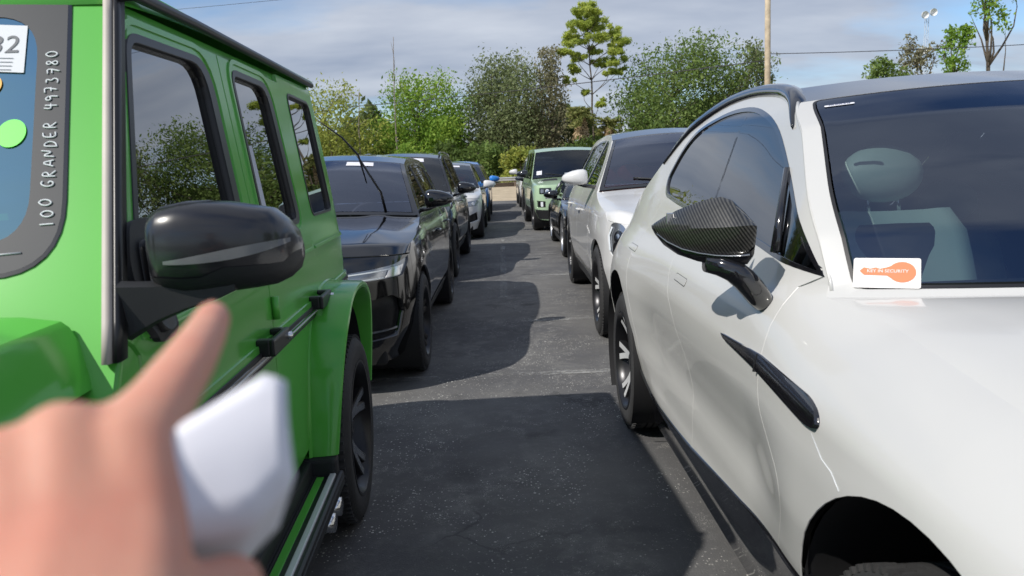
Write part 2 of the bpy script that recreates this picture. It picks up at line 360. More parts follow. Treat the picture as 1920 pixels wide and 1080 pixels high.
def make_tree(kind, H, Wd, seed, leafmat, nleaf, size, crown_lo=.15, lumps=26, bark_m=None, density=1.0, label='', cat='tree', name='tree', loc=(0, 0), group=None, shape='round', tone0=.5):
    rng = np.random.default_rng(seed); bm_ = bark_m or bark
    root = thing(name, label, cat, (loc[0], loc[1], 0), rng.uniform(0, 6.28), group)
    tb = MB()
    trunk = limb_tree(tb, (0, 0, -.1), (rng.normal()*.15*Wd*.3, rng.normal()*.15*Wd*.3, H*.8), .018*H+.03, .02, bm_, rng, .03*H)
    centers = []
    for k in range(lumps):
        t = rng.uniform(0, 1)
        z = H*(crown_lo+(1-crown_lo)*t)
        if shape == 'round': prof = math.sqrt(max(.05, 1-(2*t-.85)**2/1.45))
        elif shape == 'column': prof = .6+.4*math.sin(PI*t)
        elif shape == 'top': prof = .35+.65*math.sin(PI*min(1, t*.9+.1))
        else: prof = 1-.8*t
        a = rng.uniform(0, 2*PI); rr = Wd/2*prof*math.sqrt(rng.uniform(.08, 1))*.85
        r_ = rng.uniform(.13, .26)*Wd*.62*(.7+.3*prof)
        centers.append((rr*math.cos(a), rr*math.sin(a), min(z, H-r_*.5), r_, rng.uniform(0, 1)))
    for c in centers[::2]:
        zb = max(H*.1, c[2]-H*rng.uniform(.12, .35)); i = min(len(trunk)-1, int(zb/(H*.8)*(len(trunk)-1)))
        limb_tree(tb, trunk[i], c[:3], .006*H+.015, .012, bm_, rng, .02*H, seg=5, n=4)
    tb.build('trunk', root)
    wts = np.array([c[3]**2 for c in centers]); wts /= wts.sum()
    idx = rng.choice(len(centers), size=int(nleaf*density), p=wts)
    cs = np.array(centers)[idx]; d = rng.normal(size=(len(idx), 3)); d /= np.linalg.norm(d, axis=1)[:, None]
    rad = cs[:, 3]*rng.uniform(.25, 1, len(idx))**.45
    # sub-clumps: leaves gather in sprays
    P = cs[:, :3]+d*rad[:, None]*np.array([1, 1, .75])
    spray = rng.normal(size=(len(idx)//9+1, 3))*.30*(Wd/6)**.5
    k = np.arange(len(idx))//9
    P = P[np.minimum(k*9, len(P)-1)]*.75+P*.25+spray[k]*.4+rng.normal(size=P.shape)*.10*(Wd/6)**.5
    P[:, 2] = np.maximum(P[:, 2], .05)
    tones = tone0-.5+.35*rng.uniform(0, 1, len(idx))+.45*cs[:, 4]+.1
    me = leaf_mesh('crown', P, d, size, tones, leafmat, rng)
    o = bpy.data.objects.new('crown', me); C.objects.link(o); o.parent = root
    return root
TG = 'trees beyond the guardrail'
make_tree('y', 10.0, 12.0, 1, LM['yellow'], 12500, .135, .0, 44, label='yellowish green leafy tree just right of the green off-roader roof', loc=(-15.77, 72), group=TG)
make_tree('b', 10.8, 12.2, 2, LM['bright'], 21000, .145, .0, 52, label='bright green bushy tree with a domed crown, second tree from the left', loc=(-7.58, 74), group=TG)
make_tree('o', 12.5, 13.6, 3, LM['olive'], 24000, .13, .0, 64, label='broad grey-olive tree with loose airy crown left of the tall pine', loc=(0.81, 76), group=TG)
make_tree('d', 12.4, 6.2, 4, LM['dusty'], 6500, .13, .12, 30, bark_m=bark, label='thin brownish tree with reddish top between the grey-olive tree and the pine', loc=(4.81, 74), group=TG, shape='column')
make_tree('k', 12.6, 17.0, 6, LM['oak'], 30000, .14, .0, 84, label='large dark green oak with ragged top behind the white car roofs', loc=(17.30, 72), group=TG)
make_tree('k2', 12.2, 6.5, 7, LM['olive'], 5200, .14, .2, 26, label='sparse green tree leaning beside the wooden utility pole', loc=(22.90, 72), group=TG, shape='column')
make_tree('r', 11.5, 6, 8, LM['oak'], 4200, .16, .3, 20, label='small dark treetop peeking over the silver car roof, right of the pole', loc=(34.63, 70), group=TG)
make_tree('r2', 12.6, 4.5, 9, LM['dusty'], 1700, .15, .35, 18, label='thin pale treetop below the radio tower', loc=(38.77, 72), group=TG, shape='column')
make_tree('r3', 12.4, 3.5, 10, LM['bright'], 1500, .16, .5, 9, label='short green treetop left of the tall thin tree at right', loc=(38.48, 66), group=TG)
make_tree('r4', 18.6, 5.0, 13, LM['bright'], 1700, .15, .58, 24, label='tall thin tree with sparse leaf clusters at the right edge of the sky', loc=(41.42, 66), group=TG, shape='top')
# pine: long bare trunk, clumped needle masses on short branches
def pine():
    rng = np.random.default_rng(21); H = 16.6
    root = thing('pine_tree', 'tall slender pine with lime green needle clumps on a bare trunk', 'tree', (8.99, 74, 0), 0, TG)
    tb = MB(); tr = limb_tree(tb, (0, 0, -.1), (-.5, 0, H*.97), .16, .03, bark, rng, .25, n=12)
    cl = [(-.3, 0, 16.0, .75), (-.95, .2, 15.3, .7), (.35, -.2, 15.4, .75), (-1.4, -.3, 14.2, .8), (.9, .2, 14.3, .8), (-.3, .4, 14.2, .8), (2.0, 0, 13.6, .7), (-2.3, .2, 13.0, .75), (1.1, -.5, 13.0, .85), (-1.0, -.6, 13.0, .75), (2.5, .3, 12.6, .65),
          (-2.7, -.2, 11.9, .7), (.2, .7, 12.1, .7), (1.8, -.3, 11.9, .7), (-1.6, .5, 11.5, .6), (2.2, 0, 10.9, .7), (.9, .8, 11.0, .6), (-1.9, 0, 10.3, .65), (1.5, -.4, 9.9, .5), (-2.3, 0, 9.3, .45), (2.4, .2, 10.0, .5), (.6, 0, 7.2, .5), (-.9, .5, 8.2, .4)]
    P = []; T = []; D = []
    for c in cl:
        i = min(12, max(3, int((c[2]-.9)/(H*.97)*12)))
        limb_tree(tb, tr[i], c[:3], .05, .015, bark, rng, .18, seg=5, n=4)
        for k in range(7):
            sub = np.array(c[:3])+rng.normal(size=3)*c[3]*.60*np.array([1, 1, .6])
            n = int(230*c[3]); d = rng.normal(size=(n, 3)); d /= np.linalg.norm(d, axis=1)[:, None]
            P.append(sub+d*c[3]*.62*rng.uniform(.05, 1, n)[:, None]*np.array([1, 1, .7])); D.append(d); T.append(rng.uniform(.25, 1, n)*.7+.3*rng.uniform())
    tb.build('trunk', root)
    P, D, T = np.concatenate(P), np.concatenate(D), np.concatenate(T)
    o = bpy.data.objects.new('crown', leaf_mesh('crown', P, D, .17, T, LM['pine'], rng, .3)); C.objects.link(o); o.parent = root
pine()
def palm(x, y, H, label, seed):
    rng = np.random.default_rng(seed); root = thing('palm_tree', label, 'palm', (x, y, 0), 0, TG)
    tb = MB(); limb_tree(tb, (0, 0, -.1), (0, 0, H*.8), .22, .2, bark, rng, .1); tb.build('trunk', root)
    fr, sk = MB(), MB()
    P, D, T = [], [], []
    for k in range(34):
        a = rng.uniform(0, 6.28); el = rng.uniform(-.5, 1.3); ln = rng.uniform(1.1, 1.6)
        for s_ in np.linspace(.1, 1, 16):
            for side in (-1, 0, 1):
                r_ = s_*ln*math.cos(el*(1-.4*s_)); z = s_*ln*math.sin(el)-.55*s_*s_
                P.append((r_*math.cos(a+side*.16*s_), r_*math.sin(a+side*.16*s_), H*.85+z)); D.append((0, 0, 1)); T.append(rng.uniform(.2, 1))
    o = bpy.data.objects.new('crown', leaf_mesh('crown', np.array(P), np.array(D), .17, np.array(T), LM['palm'], rng, .35)); C.objects.link(o); o.parent = root
    n = 900; th = rng.uniform(0, 6.28, n); z = H*.82-rng.uniform(0, 1, n)*1.9; r_ = .3+.5*(H*.82-z)/1.9*rng.uniform(.5, 1, n)
    P = np.stack([r_*np.cos(th), r_*np.sin(th), z], 1)
    o = bpy.data.objects.new('dry_skirt', leaf_mesh('dry_skirt', P, np.stack([np.cos(th), np.sin(th), 0*th], 1), .2, rng.uniform(0, 1, n), LM['skirt'], rng, .3)); C.objects.link(o); o.parent = root
palm(7.32, 70, 6.9, 'cabbage palm with a skirt of dry brown fronds left of the pine trunk', 5)
palm(10.21, 73, 5.8, 'smaller cabbage palm with dry brown fronds right of the pine trunk', 15)
# dead snags
for i, (p_, H, lb) in enumerate([(-12.52, 8.6, 'bare dead trunk standing between the two left trees'), (-9.2, 13.2, 'tall thin dead trunk rising behind the bright green tree')]):
    rng = np.random.default_rng(40+i); b = MB(); tr = limb_tree(b, (0, 0, -.1), (.15, 0, H), .09, .025, bark_light, rng, .15, n=9)
    for k in range(5):
        q = tr[4+k]; limb_tree(b, q, q+Vector((rng.normal()*.5, 0, rng.uniform(.5, 1.4))), .03, .006, bark_light, rng, .05, seg=4, n=3)
    o = b.build('dead_tree'); o.location = (p_, 70, 0); tag(o, lb, 'dead tree', TG)
# undergrowth: individual shrubs along the verge edge plus a mass behind them
rng = np.random.default_rng(77)
shrub_protos = []
sk = ['bright', 'dark', 'oak', 'yellow', 'olive', 'dark']
for i in range(6):
    s_ = make_tree('s', rng.uniform(3.0, 4.4), 5.2, 100+i, LM[sk[i]], 4200, .15, .02, 18, label='shrub', cat='shrub', name='shrub', group='shrubs behind the guardrail', tone0=.5)
    shrub_protos.append(s_)
xs = np.linspace(-26, 44, 24)
names = {'bright': 'bright green', 'dark': 'deep green', 'oak': 'mid green', 'yellow': 'yellow-green', 'olive': 'grey-green'}
used = set()
for j, x in enumerate(xs):
    k = j % 6
    o = shrub_protos[k] if k not in used else copy_tree(shrub_protos[k]); used.add(k)
    y = 66+rng.uniform(-1, 2.2); o.location = (x, y, 0); s_ = rng.uniform(.8, 1.2); o.scale = (s_, s_, s_*rng.uniform(.85, 1.2)); o.rotation_euler = (0, 0, rng.uniform(0, 6))
    pp = 950+x/y*1432
    place = 'behind the black cars on the left' if pp < 820 else 'above the blue car' if pp < 915 else 'behind the open stretch of guardrail' if pp < 975 else 'behind the green car' if pp < 1120 else 'behind the white car roofs' if pp < 1500 else 'hidden low behind the silver roof at right'
    ords = ['first', 'second', 'third', 'fourth', 'fifth', 'sixth', 'seventh', 'eighth', 'ninth', 'tenth', 'eleventh', 'twelfth']
    o['label'] = '%s shrub behind the guardrail, %s from the %s end of the row' % (names[sk[k]], ords[j] if j < 12 else ords[23-j], 'left' if j < 12 else 'right')
# far wood as one mass behind the individual trees
n = 62000; rr = np.random.default_rng(5)
X_ = rr.uniform(-75, 95, n); hh = 6.0+1.2*np.sin(X_*.35)+.9*np.sin(X_*.9+1)+.5*np.sin(X_*2.3); Z_ = hh*rr.uniform(0, 1, n)**.7; Y_ = 80+rr.normal(size=n)*1.6
o = bpy.data.objects.new('woodland', leaf_mesh('woodland', np.stack([X_, Y_, Z_], 1), np.tile([0, -1, .4], (n, 1)), .34, .15+.5*rr.uniform(0, 1, n), LM['wood'], rr)); C.objects.link(o); tag(o, 'dark mass of undergrowth and far woodland behind the tree line', 'woodland', kind='stuff')
# trees round the lot outside the frame (seen in the window reflections)
protoA = None
import itertools
refl = [(-17, 17, 12.5), (-20, 30, 14), (38, 22, 9), (46, 30, 11), (34, 34, 10), (42, 44, 12), (40, 8, 11), (30, -2, 8), (44, -10, 12), (54, 52, 13),
        (-38, 22, 10), (-40, 34, 12), (-46, 10, 11), (-34, 46, 9), (-36, 0, 9), (-44, 56, 12), (-30, -16, 9), (-42, -28, 12)]
pr = [o for o in C.objects if o.name.startswith('tree') and o.parent is None]
src = [pr[1], pr[2], pr[4]]
for i, (x, y, h_) in enumerate(refl):
    s0 = src[i % 3]; o = copy_tree(s0); s_ = h_/ (11.2, 13.2, 14.2)[i % 3]; o.scale = (s_, s_, s_); o.location = (x, y, 0); o.rotation_euler = (0, 0, i*1.3)
    o['label'] = '%s tree %s of the lot, outside the frame, number %s' % (['bright green', 'grey-olive', 'dark oak'][i % 3], 'right' if x > 0 else 'left', ['one', 'two', 'three', 'four', 'five', 'six', 'seven', 'eight', 'nine', 'ten'][i % 10]); o['group'] = 'trees around the lot outside the frame'
# ------------------------------------------------------------------ guardrail
def guardrail():
    galv = mat('galvanised_steel', (.42, .43, .43), .5, metal=.6, var=(1.5, .2))
    wood = mat('rail_post_timber', (.16, .12, .09), .9)
    root = thing('guardrail', 'grey steel guardrail along the sandy verge before the trees', 'guardrail', (0, 60, 0))
    r_ = MB(); prof = [(0, .42), (-.04, .45), (-.07, .50), (-.04, .55), (0, .58), (-.04, .61), (-.07, .66), (-.04, .71), (0, .74)]
    rings = [[Vector((x, p[0], p[1])) for p in prof] for x in np.linspace(-40, 46, 44)]
    r_.loft(rings, galv, cap=False, closed=False); r_.build('rail', root)
    for x in np.arange(-39, 46, 2.0):
        p_ = MB(); p_.box(x-.08, x+.08, .01, .2, -.1, .78, wood, .01); p_.build('post', root)
    k = MB(); k.box(-40, 46, .25, 1.2, -.1, .30, mat('rail_low_wall', (.22, .17, .13), .95, var=(.6, .3), bump=(8, .5)), .02); k.build('low_bank', root)
guardrail()
# ------------------------------------------------------------------ pole, tower, wires
def poles():
    wood = mat('weathered_pole_wood', (.46, .38, .27), .85, var=(4, .2), bump=(25, .4))
    r_ = MB(); x = 15.83
    r_.tube([(x, 46, -.2), (x-.02, 46, 6), (x-.1, 46, 13.5)], [.19, .17, .15], wood, seg=14)
    o = r_.build('utility_pole'); tag(o, 'tall pale wooden utility pole rising behind the white car', 'pole')
    st = mat('tower_steel', (.50, .52, .55), .5, metal=.4); X = 76.28; Y = 140
    root = thing('radio_tower', 'slim lattice radio tower with two white dishes on the horizon', 'tower', (X, Y, 0))
    t = MB()
    for a in range(3):
        dx, dy = .35*math.cos(a*2.094), .35*math.sin(a*2.094); t.tube([(dx, dy, 0), (dx, dy, 25.6)], .04, st, 5)
    for k in range(51):
        z = k*.5; a, c = k % 3, (k+1) % 3
        t.tube([(.35*math.cos(a*2.094), .35*math.sin(a*2.094), z), (.35*math.cos(c*2.094), .35*math.sin(c*2.094), z+.5)], .022, st, 4)
    t.build('lattice', root)
    for dx, z in ((.8, 25.6), (-.7, 25.2), (-.6, 19.2)):
        d = MB(); d.lathe([(.0, .0), (.45, -.08), (.62, -.25), (.62, -.5)], mat('dish_white', (.8, .8, .8), .5), 18, Matrix.Translation((dx, -.3, z)) @ Matrix.Rotation(PI/2, 4, 'Z')); d.build('dish', root)
    wm_ = mat('cable_black', (.03, .03, .035), .6)
    def wire(a, b_, sag, lb, r=.022):
        a, b_ = Vector(a), Vector(b_); m_ = MB(); m_.tube([a.lerp(b_, t)+Vector((0, 0, -sag*4*t*(1-t))) for t in np.linspace(0, 1, 25)], r, wm_, 5)
        tag(m_.build('overhead_wire'), lb, 'wire', 'overhead wires')
    wire((x, 46, 7.45), (60, 50, 9.2), .5, 'thin overhead wire running right from the utility pole')
    wire((x, 46, 7.1), (-40, 95, 9.0), .6, 'thin overhead wire running left from the utility pole behind the trees', .03)
    wire((-60, 90, 22.5), (60, 84, 27.5), .6, 'faint upper overhead wire crossing the clouds high up', .022)
    wire((-60, 90, 19.2), (60, 84, 25.5), .6, 'faint lower overhead wire crossing the clouds high up', .022)
poles()
# ------------------------------------------------------------------ panel mesher
def chaikin(p, it=3, closed=False):
    p = [np.array(q, float) for q in p]
    for _ in range(it):
        o = [] if closed else [p[0]]
        n = len(p)
        for i in range(n if closed else n-1):
            a, b = p[i], p[(i+1) % n]; o += [a*.75+b*.25, a*.25+b*.75]
        if not closed: o.append(p[-1])
        p = o
    return [tuple(q) for q in p]
def rnd(loop, r, seg=5):
    """round the corners of a closed 2D loop; r scalar or per-corner list"""
    n = len(loop); out = []
    for i in range(n):
        p0, p1, p2 = (np.array(loop[(i+k) % n], float) for k in (-1, 0, 1))
        rr = r[i] if hasattr(r, '__len__') else r
        a, b = p0-p1, p2-p1; la, lb = np.linalg.norm(a), np.linalg.norm(b); d = min(rr, la*.48, lb*.48)
        if d < 1e-5: out.append(tuple(p1)); continue
        s, e = p1+a/la*d, p1+b/lb*d
        for k in range(seg+1):
            t = k/seg; out.append(tuple(s*(1-t)**2+2*p1*t*(1-t)+e*t*t))
    return out
def circle(cu, cz, r, n=48, ry=None): return [(cu+r*math.cos(2*PI*k/n), cz+(ry or r)*math.sin(2*PI*k/n)) for k in range(n)]
def area(l): return .5*sum(l[i][0]*l[(i+1) % len(l)][1]-l[(i+1) % len(l)][0]*l[i][1] for i in range(len(l)))
def offs(l, d):
    """offset a closed loop by d (positive = shrink)"""
    if abs(d) < 1e-9: return list(l)
    a = np.array(l); 
    keep = np.linalg.norm(a-np.roll(a, 1, 0), axis=1) > 1e-6; a = a[keep]
    sgn = 1 if area(a.tolist()) > 0 else -1
    e = np.roll(a, -1, 0)-a; e /= np.linalg.norm(e, axis=1)[:, None]; nn = np.stack([-e[:, 1], e[:, 0]], 1)*sgn
    m = nn+np.roll(nn, 1, 0); m /= np.maximum(np.linalg.norm(m, axis=1)[:, None], .35)
    c = np.sum(m*nn, axis=1)[:, None]; m = m/np.clip(c, .5, 1)
    return [tuple(q) for q in a+m*d]
def dens(l, step):
    o = []
    for i in range(len(l)):
        a, b = np.array(l[i]), np.array(l[(i+1) % len(l)]); n = max(1, int(np.linalg.norm(b-a)/step))
        o += [tuple(a+(b-a)*k/n) for k in range(n)]
    return o
def inside(P, loop):
    x, y = P[:, 0], P[:, 1]; a = np.array(loop); b = np.roll(a, -1, 0); r = np.zeros(len(P), bool)
    for (x0, y0), (x1, y1) in zip(a, b):
        if y0 == y1: continue
        c = ((y0 > y) != (y1 > y)) & (x < (x1-x0)*(y-y0)/(y1-y0)+x0); r ^= c
    return r
def region(mb, M, inc, exc=(), step=.05, m=None, rim=.012, shrink=0.0, grow=0.0, ref=None, flip=1, bev=.0):
    """mesh the 2D area inside every loop of inc and outside every loop of exc, map it with M (vectorised) into 3D"""
    inc = [dens(offs(l, shrink), step) for l in inc]; exc = [dens(offs(l, -grow), step) for l in exc]
    a = np.array(inc[0]); x0, y0 = a.min(0); x1, y1 = a.max(0)
    V = []; E = []
    for l in inc+exc:
        b = len(V); V += l; E += [(b+i, b+(i+1) % len(l)) for i in range(len(l))]
    nl = len(V)
    gx = np.arange(x0+step*.37, x1, step); gy = np.arange(y0+step*.41, y1, step)
    G = np.array([(x+(step*.5 if j % 2 else 0), y) for j, y in enumerate(gy) for x in gx])
    if len(G):
        ok = np.ones(len(G), bool)
        for l in inc: ok &= inside(G, l)
        for l in exc: ok &= ~inside(G, l)
        G = G[ok]
    if len(G):
        bd = np.array(V); k = np.ones(len(G), bool)
        for i in range(0, len(G), 400):
            d = ((G[i:i+400, None, :]-bd[None])**2).sum(2).min(1); k[i:i+400] = d > (step*.45)**2
        V += [tuple(g) for g in G[k]]
    r = delaunay_2d_cdt([Vector(v) for v in V], E, [], 0, 1e-6)
    Q = np.array([tuple(v) for v in r[0]]); F = np.array([list(f) for f in r[2] if len(f) == 3])
    if len(F) == 0: return
    c = Q[F].mean(1); ok = np.ones(len(F), bool)
    for l in inc: ok &= inside(c, l)
    for l in exc: ok &= ~inside(c, l)
    F = F[ok]
    if len(F) == 0: return
    u_ = np.unique(F); mp_ = -np.ones(len(Q), int); mp_[u_] = np.arange(len(u_)); F = mp_[F]; Q = Q[u_]
    P = M(Q[:, 0], Q[:, 1]); h = 1.5e-3
    du = M(Q[:, 0]+h, Q[:, 1])-M(Q[:, 0]-h, Q[:, 1]); dv = M(Q[:, 0], Q[:, 1]+h)-M(Q[:, 0], Q[:, 1]-h)
    N = np.cross(du, dv); N /= np.maximum(np.linalg.norm(N, axis=1)[:, None], 1e-12)
    ref = np.array(ref if ref is not None else (0, 1.4, .6)); cen = P.mean(0)
    rv = P-ref; 
    if (np.sum(N*rv, 1)).sum() < 0: N = -N
    tri = P[F]; fn = np.cross(tri[:, 1]-tri[:, 0], tri[:, 2]-tri[:, 0]); s = np.sum(fn*N[F].mean(1), 1) < 0
    F[s] = F[s][:, ::-1]
    mb.add(P, F.tolist(), m, N)
    if rim > 0:
        from collections import defaultdict
        cnt = {}
        for f in F.tolist():
            for k in range(3):
                e = (f[k], f[(k+1) % 3]); key = (min(e), max(e)); cnt[key] = None if key in cnt else e
        vs_, fs, ns = [], [], []
        for e in cnt.values():
            if e is None: continue
            i, j = e; pi, pj = P[i], P[j]; qi, qj = pi-N[i]*rim, pj-N[j]*rim
            nn = np.cross(pj-pi, N[i]); nn /= max(np.linalg.norm(nn), 1e-9)
            b = len(vs_); vs_ += [pi, pj, qj, qi]; fs.append((b, b+3, b+2, b+1))
            w1 = nn*.55+N[i]*.85; w1 /= np.linalg.norm(w1); ns += [w1, w1, nn, nn]
        mb.add(vs_, fs, m, ns)

class Shell:
    def __init__(s, outline, ins_side, ins_front, ins_rear, tc, extra=None, it=4, sig=.014):
        o = np.array(chaikin(outline, it)); seg = np.linalg.norm(np.diff(o, axis=0), axis=1); t = np.concatenate([[0], np.cumsum(seg)])
        s.T = t[-1]; s.t = np.linspace(0, s.T, 500); s.w = np.interp(s.t, t, o[:, 0]); s.u = np.interp(s.t, t, o[:, 1])
        tw, tu_ = np.gradient(s.w, s.t), np.gradient(s.u, s.t)
        k = np.ones(15)/15; pad = lambda a: np.convolve(np.pad(a, 7, 'edge'), k, 'valid')
        tw, tu_ = pad(tw), pad(tu_); l = np.hypot(tw, tu_); s.nw, s.nu = tu_/l, -tw/l
        s.zz = np.linspace(0, 2.2, 881)
        def sm(tab):
            a = np.interp(s.zz, [q[0] for q in tab], [q[1] for q in tab]); n = max(1, int(sig/.0025)); g = np.exp(-.5*(np.arange(-3*n, 3*n+1)/n)**2); g /= g.sum()
            return np.convolve(np.pad(a, 3*n, 'edge'), g, 'valid')
        s.iS, s.iF, s.iR = sm(ins_side), sm(ins_front), sm(ins_rear); s.extra = extra; s.tc = tc; s.uc = float(np.interp(tc, s.t, s.u))
    def tu(s, u): return np.interp(u, s.u, s.t)
    def B(s, t, z, off=0.0):
        t = np.asarray(t, float); z = np.asarray(z, float); sg = np.where(t < 0, -1.0, 1.0); a = np.clip(abs(t), 0, s.T)
        w, u, nw, nu = (np.interp(a, s.t, q) for q in (s.w, s.u, s.nw, s.nu))
        fw = np.clip(-nu, 0, 1)**2; rw = np.clip(nu, 0, 1)**2; sw = 1-fw-rw
        ins = sw*np.interp(z, s.zz, s.iS)+fw*np.interp(z, s.zz, s.iF)+rw*np.interp(z, s.zz, s.iR)
        if s.extra is not None: ins = ins+sw*s.extra(u, z)
        ins = ins-off
        return np.stack([sg*(w-nw*ins), u-nu*ins, z+0*w], -1)
    def S(s, side=1, off=0.0):
        def M(u, z):
            P = s.B(s.tu(u), z, off)
            return P*np.array([side, 1, 1])
        return M
    def p(s, u, z, side=1, off=0.0): return Vector(s.S(side, off)(np.array([u]), np.array([z]))[0])
def lerp_line(L_, v):
    L_ = np.array(L_, float); d = np.concatenate([[0], np.cumsum(np.linalg.norm(np.diff(L_, axis=0), axis=1))]); d /= d[-1]
    return np.interp(v, d, L_[:, 0]), np.interp(v, d, L_[:, 1])

def tyre_mesh(mb, r, wdt, m, blocks=72):
    hw = wdt/2; rr = r*.70
    prof = [(rr, hw-.012), (rr+.012, hw-.004), (r-.055, hw), (r-.03, hw-.004), (r-.010, hw-.022), (r-.001, hw-.045)]
    gro = []
    for g in (-.55, -.18, .18, .55):
        x = -g*(hw-.05); gro += [(r, x+.006), (r-.008, x+.005), (r-.008, x-.005), (r, x-.006)]
    prof = prof+gro+[(a, -b) for a, b in prof[::-1]]+[(rr-.01, -hw+.02), (rr-.01, hw-.02)]
    mb.lathe(prof, m, 64, close=True)
    # shoulder blocks
    for k in range(blocks):
        a = 2*PI*k/blocks
        M = Matrix.Rotation(a, 4, 'X')
        for s_ in (-1, 1):
            mb.box(s_*(hw-.040)-.022, s_*(hw-.040)+.022, -.006, .006, r-.012, r+.0025, m, 0, M)
def rim_mesh(mb, r, wdt, m, m2, n=5, style='split', hubm=None):
    R_ = r*.71; hw = wdt/2
    mb.lathe([(R_+.006, hw-.010), (R_+.006, hw-.002), (R_-.004, hw-.002), (R_-.016, hw-.016), (R_-.03, hw-.05), (R_-.05, -hw+.03)], m, 56)
    mb.lathe([(.001, hw-.045), (.03, hw-.042), (.036, hw-.05), (.07, hw-.06), (.075, hw-.10)], hubm or m, 28)
    for k in range(n):
        for s_ in ((-1, 1) if style in ('split', 'twin') else (0,)):
            a0 = 2*PI*k/n; sp = {'split': .16, 'twin': .085}.get(style, 0)
            rings = []
            for t in np.linspace(0, 1, 7):
                rad = .05+(R_-.012-.05)*t; ang = a0+s_*(sp*t if style == 'split' else sp*(1-.25*t)); wd = (.020 if style != 'wide' else .055)*(1-.25*t)+(.006 if style == 'split' else .0)*t; x = hw-.062+.040*t**2
                c, s2 = math.cos(ang), math.sin(ang); q = []
                for dx, dw in ((-.03, -1.25), (-.004, -1.1), (.0, -.8), (.0, .8), (-.004, 1.1), (-.03, 1.25)):
                    y, z = rad*c-dw*wd*s2, rad*s2+dw*wd*c; q.append(Vector((x+dx, y, z)))
                rings.append(q)
            mb.loft(rings, m, smooth=False)
            if m2 is not None:
                face = [[r_[2]+Vector((.0006, 0, 0)), r_[3]+Vector((.0006, 0, 0))] for r_ in rings[1:]]
                mb.loft(face, m2, cap=False, closed=False, smooth=False)
def make_wheel(parent, loc, side, r, wdt, rimm, rim2, n=5, style='split', steer=0, cal=None, big=True):
    t = MB(); tyre_mesh(t, r, wdt, rubber, 72 if big else 0); w_ = t.build('wheel', parent, sharp=35)
    w_.location = loc; w_.rotation_euler = (0, 0, steer if side > 0 else PI+steer)
    q = MB(); rim_mesh(q, r, wdt, rimm, rim2, n, style); o = q.build('rim', w_, sharp=35); o.rotation_euler = (random.uniform(0, 6), 0, 0)
    d = MB(); d.lathe([(.06, .02), (r*.5, .02), (r*.5, -.005), (.06, -.005)], disc_mat, 40, smooth=False)
    d.build('brake_disc', w_)
    if cal:
        c = MB(); c.box(-.03, .055, -.09, .09, r*.36, r*.53, cal, .015); c.build('brake_caliper', w_)
    return w_
def mirror_gen(parent, base, side, capm, lowm, sc=1.0, arm=.05, shape=None):
    """door mirror: housing lofted sideways from the root, lower half dark, flat glass behind"""
    bx_, by, bz = base; rt = MB(); N_ = 20
    def ring(x, cy, cz, ry, rz, e=2.6):
        q = []
        for k in range(N_):
            a = 2*PI*k/N_; ca, sa = math.cos(a), math.sin(a)
            y = cy+ry*math.copysign(abs(ca)**(2/e), ca); z = cz+rz*math.copysign(abs(sa)**(2/e), sa)*(1 if sa > 0 else .72)
            q.append(Vector((side*x, y, z)))
        return q
    x0 = bx_+arm
    R_ = [(0.0, .55, .65, 0), (.010, .8, .88, 0), (.04, .98, 1.03, 0), (.09, 1, .99, .0), (.14, .95, .88, .01), (.185, .84, .70, .02), (.220, .62, .48, .032), (.236, .36, .26, .04), (.241, .1, .1, .045)]
    hs_ = [ring(x0+d*sc, by+o_*sc+.02, bz, .075*a*sc, .085*b_*sc) for d, a, b_, o_ in R_]
    hb = MB(); hb.loft(hs_, capm); h_ = hb.build('door_mirror', parent, recalc=True)
    lo = MB()
    low = [[Vector((p.x, by+.02+(p.y-by-.02)*1.03, p.z)) for p in r_ if p.z <= bz-.018*sc] for r_ in hs_]
    n_ = min(len(r_) for r_ in low); low = [[Vector((p.x, p.y, p.z-.003)) for p in r_[:n_]] for r_ in low if len(r_) >= n_]
    if n_ >= 2: lo.loft(low, lowm, cap=False, closed=False)
    lo.tube([(side*(bx_-.03), by+.0, bz-.085*sc), (side*(x0+.03), by+.01, bz-.07*sc), (side*(x0+.09*sc), by+.015, bz-.05*sc)], [.035, .028, .025], lowm, 10, flat=.6)
    lo.build('mirror_base', h_)
    g = MB(); g.box(x0+.02*sc if side > 0 else -(x0+.21*sc), x0+.21*sc if side > 0 else -(x0+.02*sc), by+.093*sc, by+.098*sc, bz-.065*sc, bz+.06*sc, chrome, .01); g.build('mirror_glass', h_)
    return h_

def seat_mesh(mb, cx, u, z0, m, w=.26, hgt=.62, head=True, rec=.30):
    """backrest with side bolsters, cushion and headrest"""
    M = Matrix.Translation((cx, u, z0)) @ Matrix.Rotation(-rec*.8, 4, 'X')
    rings = []
    for t in np.linspace(0, 1, 9):
        z = t*hgt; ww = w*(1-.10*t**3-.08*(1-t)**2); dp = .055+.02*math.sin(PI*t); bo = .035*(1-.5*t)
        q = [(-ww, dp*.2), (-ww*.93, -dp-bo*1.1), (-ww*.72, -dp-bo), (-ww*.55, -dp), (0, -dp+.008), (ww*.55, -dp), (ww*.72, -dp-bo), (ww*.93, -dp-bo*1.1), (ww, dp*.2), (ww*.8, dp), (-ww*.8, dp)]
        k = .96 if t < 1 else .8
        rings.append([M @ Vector((a*k, b_, z)) for a, b_ in q])
    mb.loft(rings, m)
    if head: mb.ellipsoid((0, -.01, hgt+.13), (.135, .06, .095), m, 16, 10, M)
    mb.tube([M @ Vector((-.05, 0, hgt-.02)), M @ Vector((-.05, 0, hgt+.1))], .008, chrome, 6); mb.tube([M @ Vector((.05, 0, hgt-.02)), M @ Vector((.05, 0, hgt+.1))], .008, chrome, 6)
    mb.box(cx-w*.95, cx+w*.95, u-.50, u+.02, z0-.12, z0+.06, m, .05)

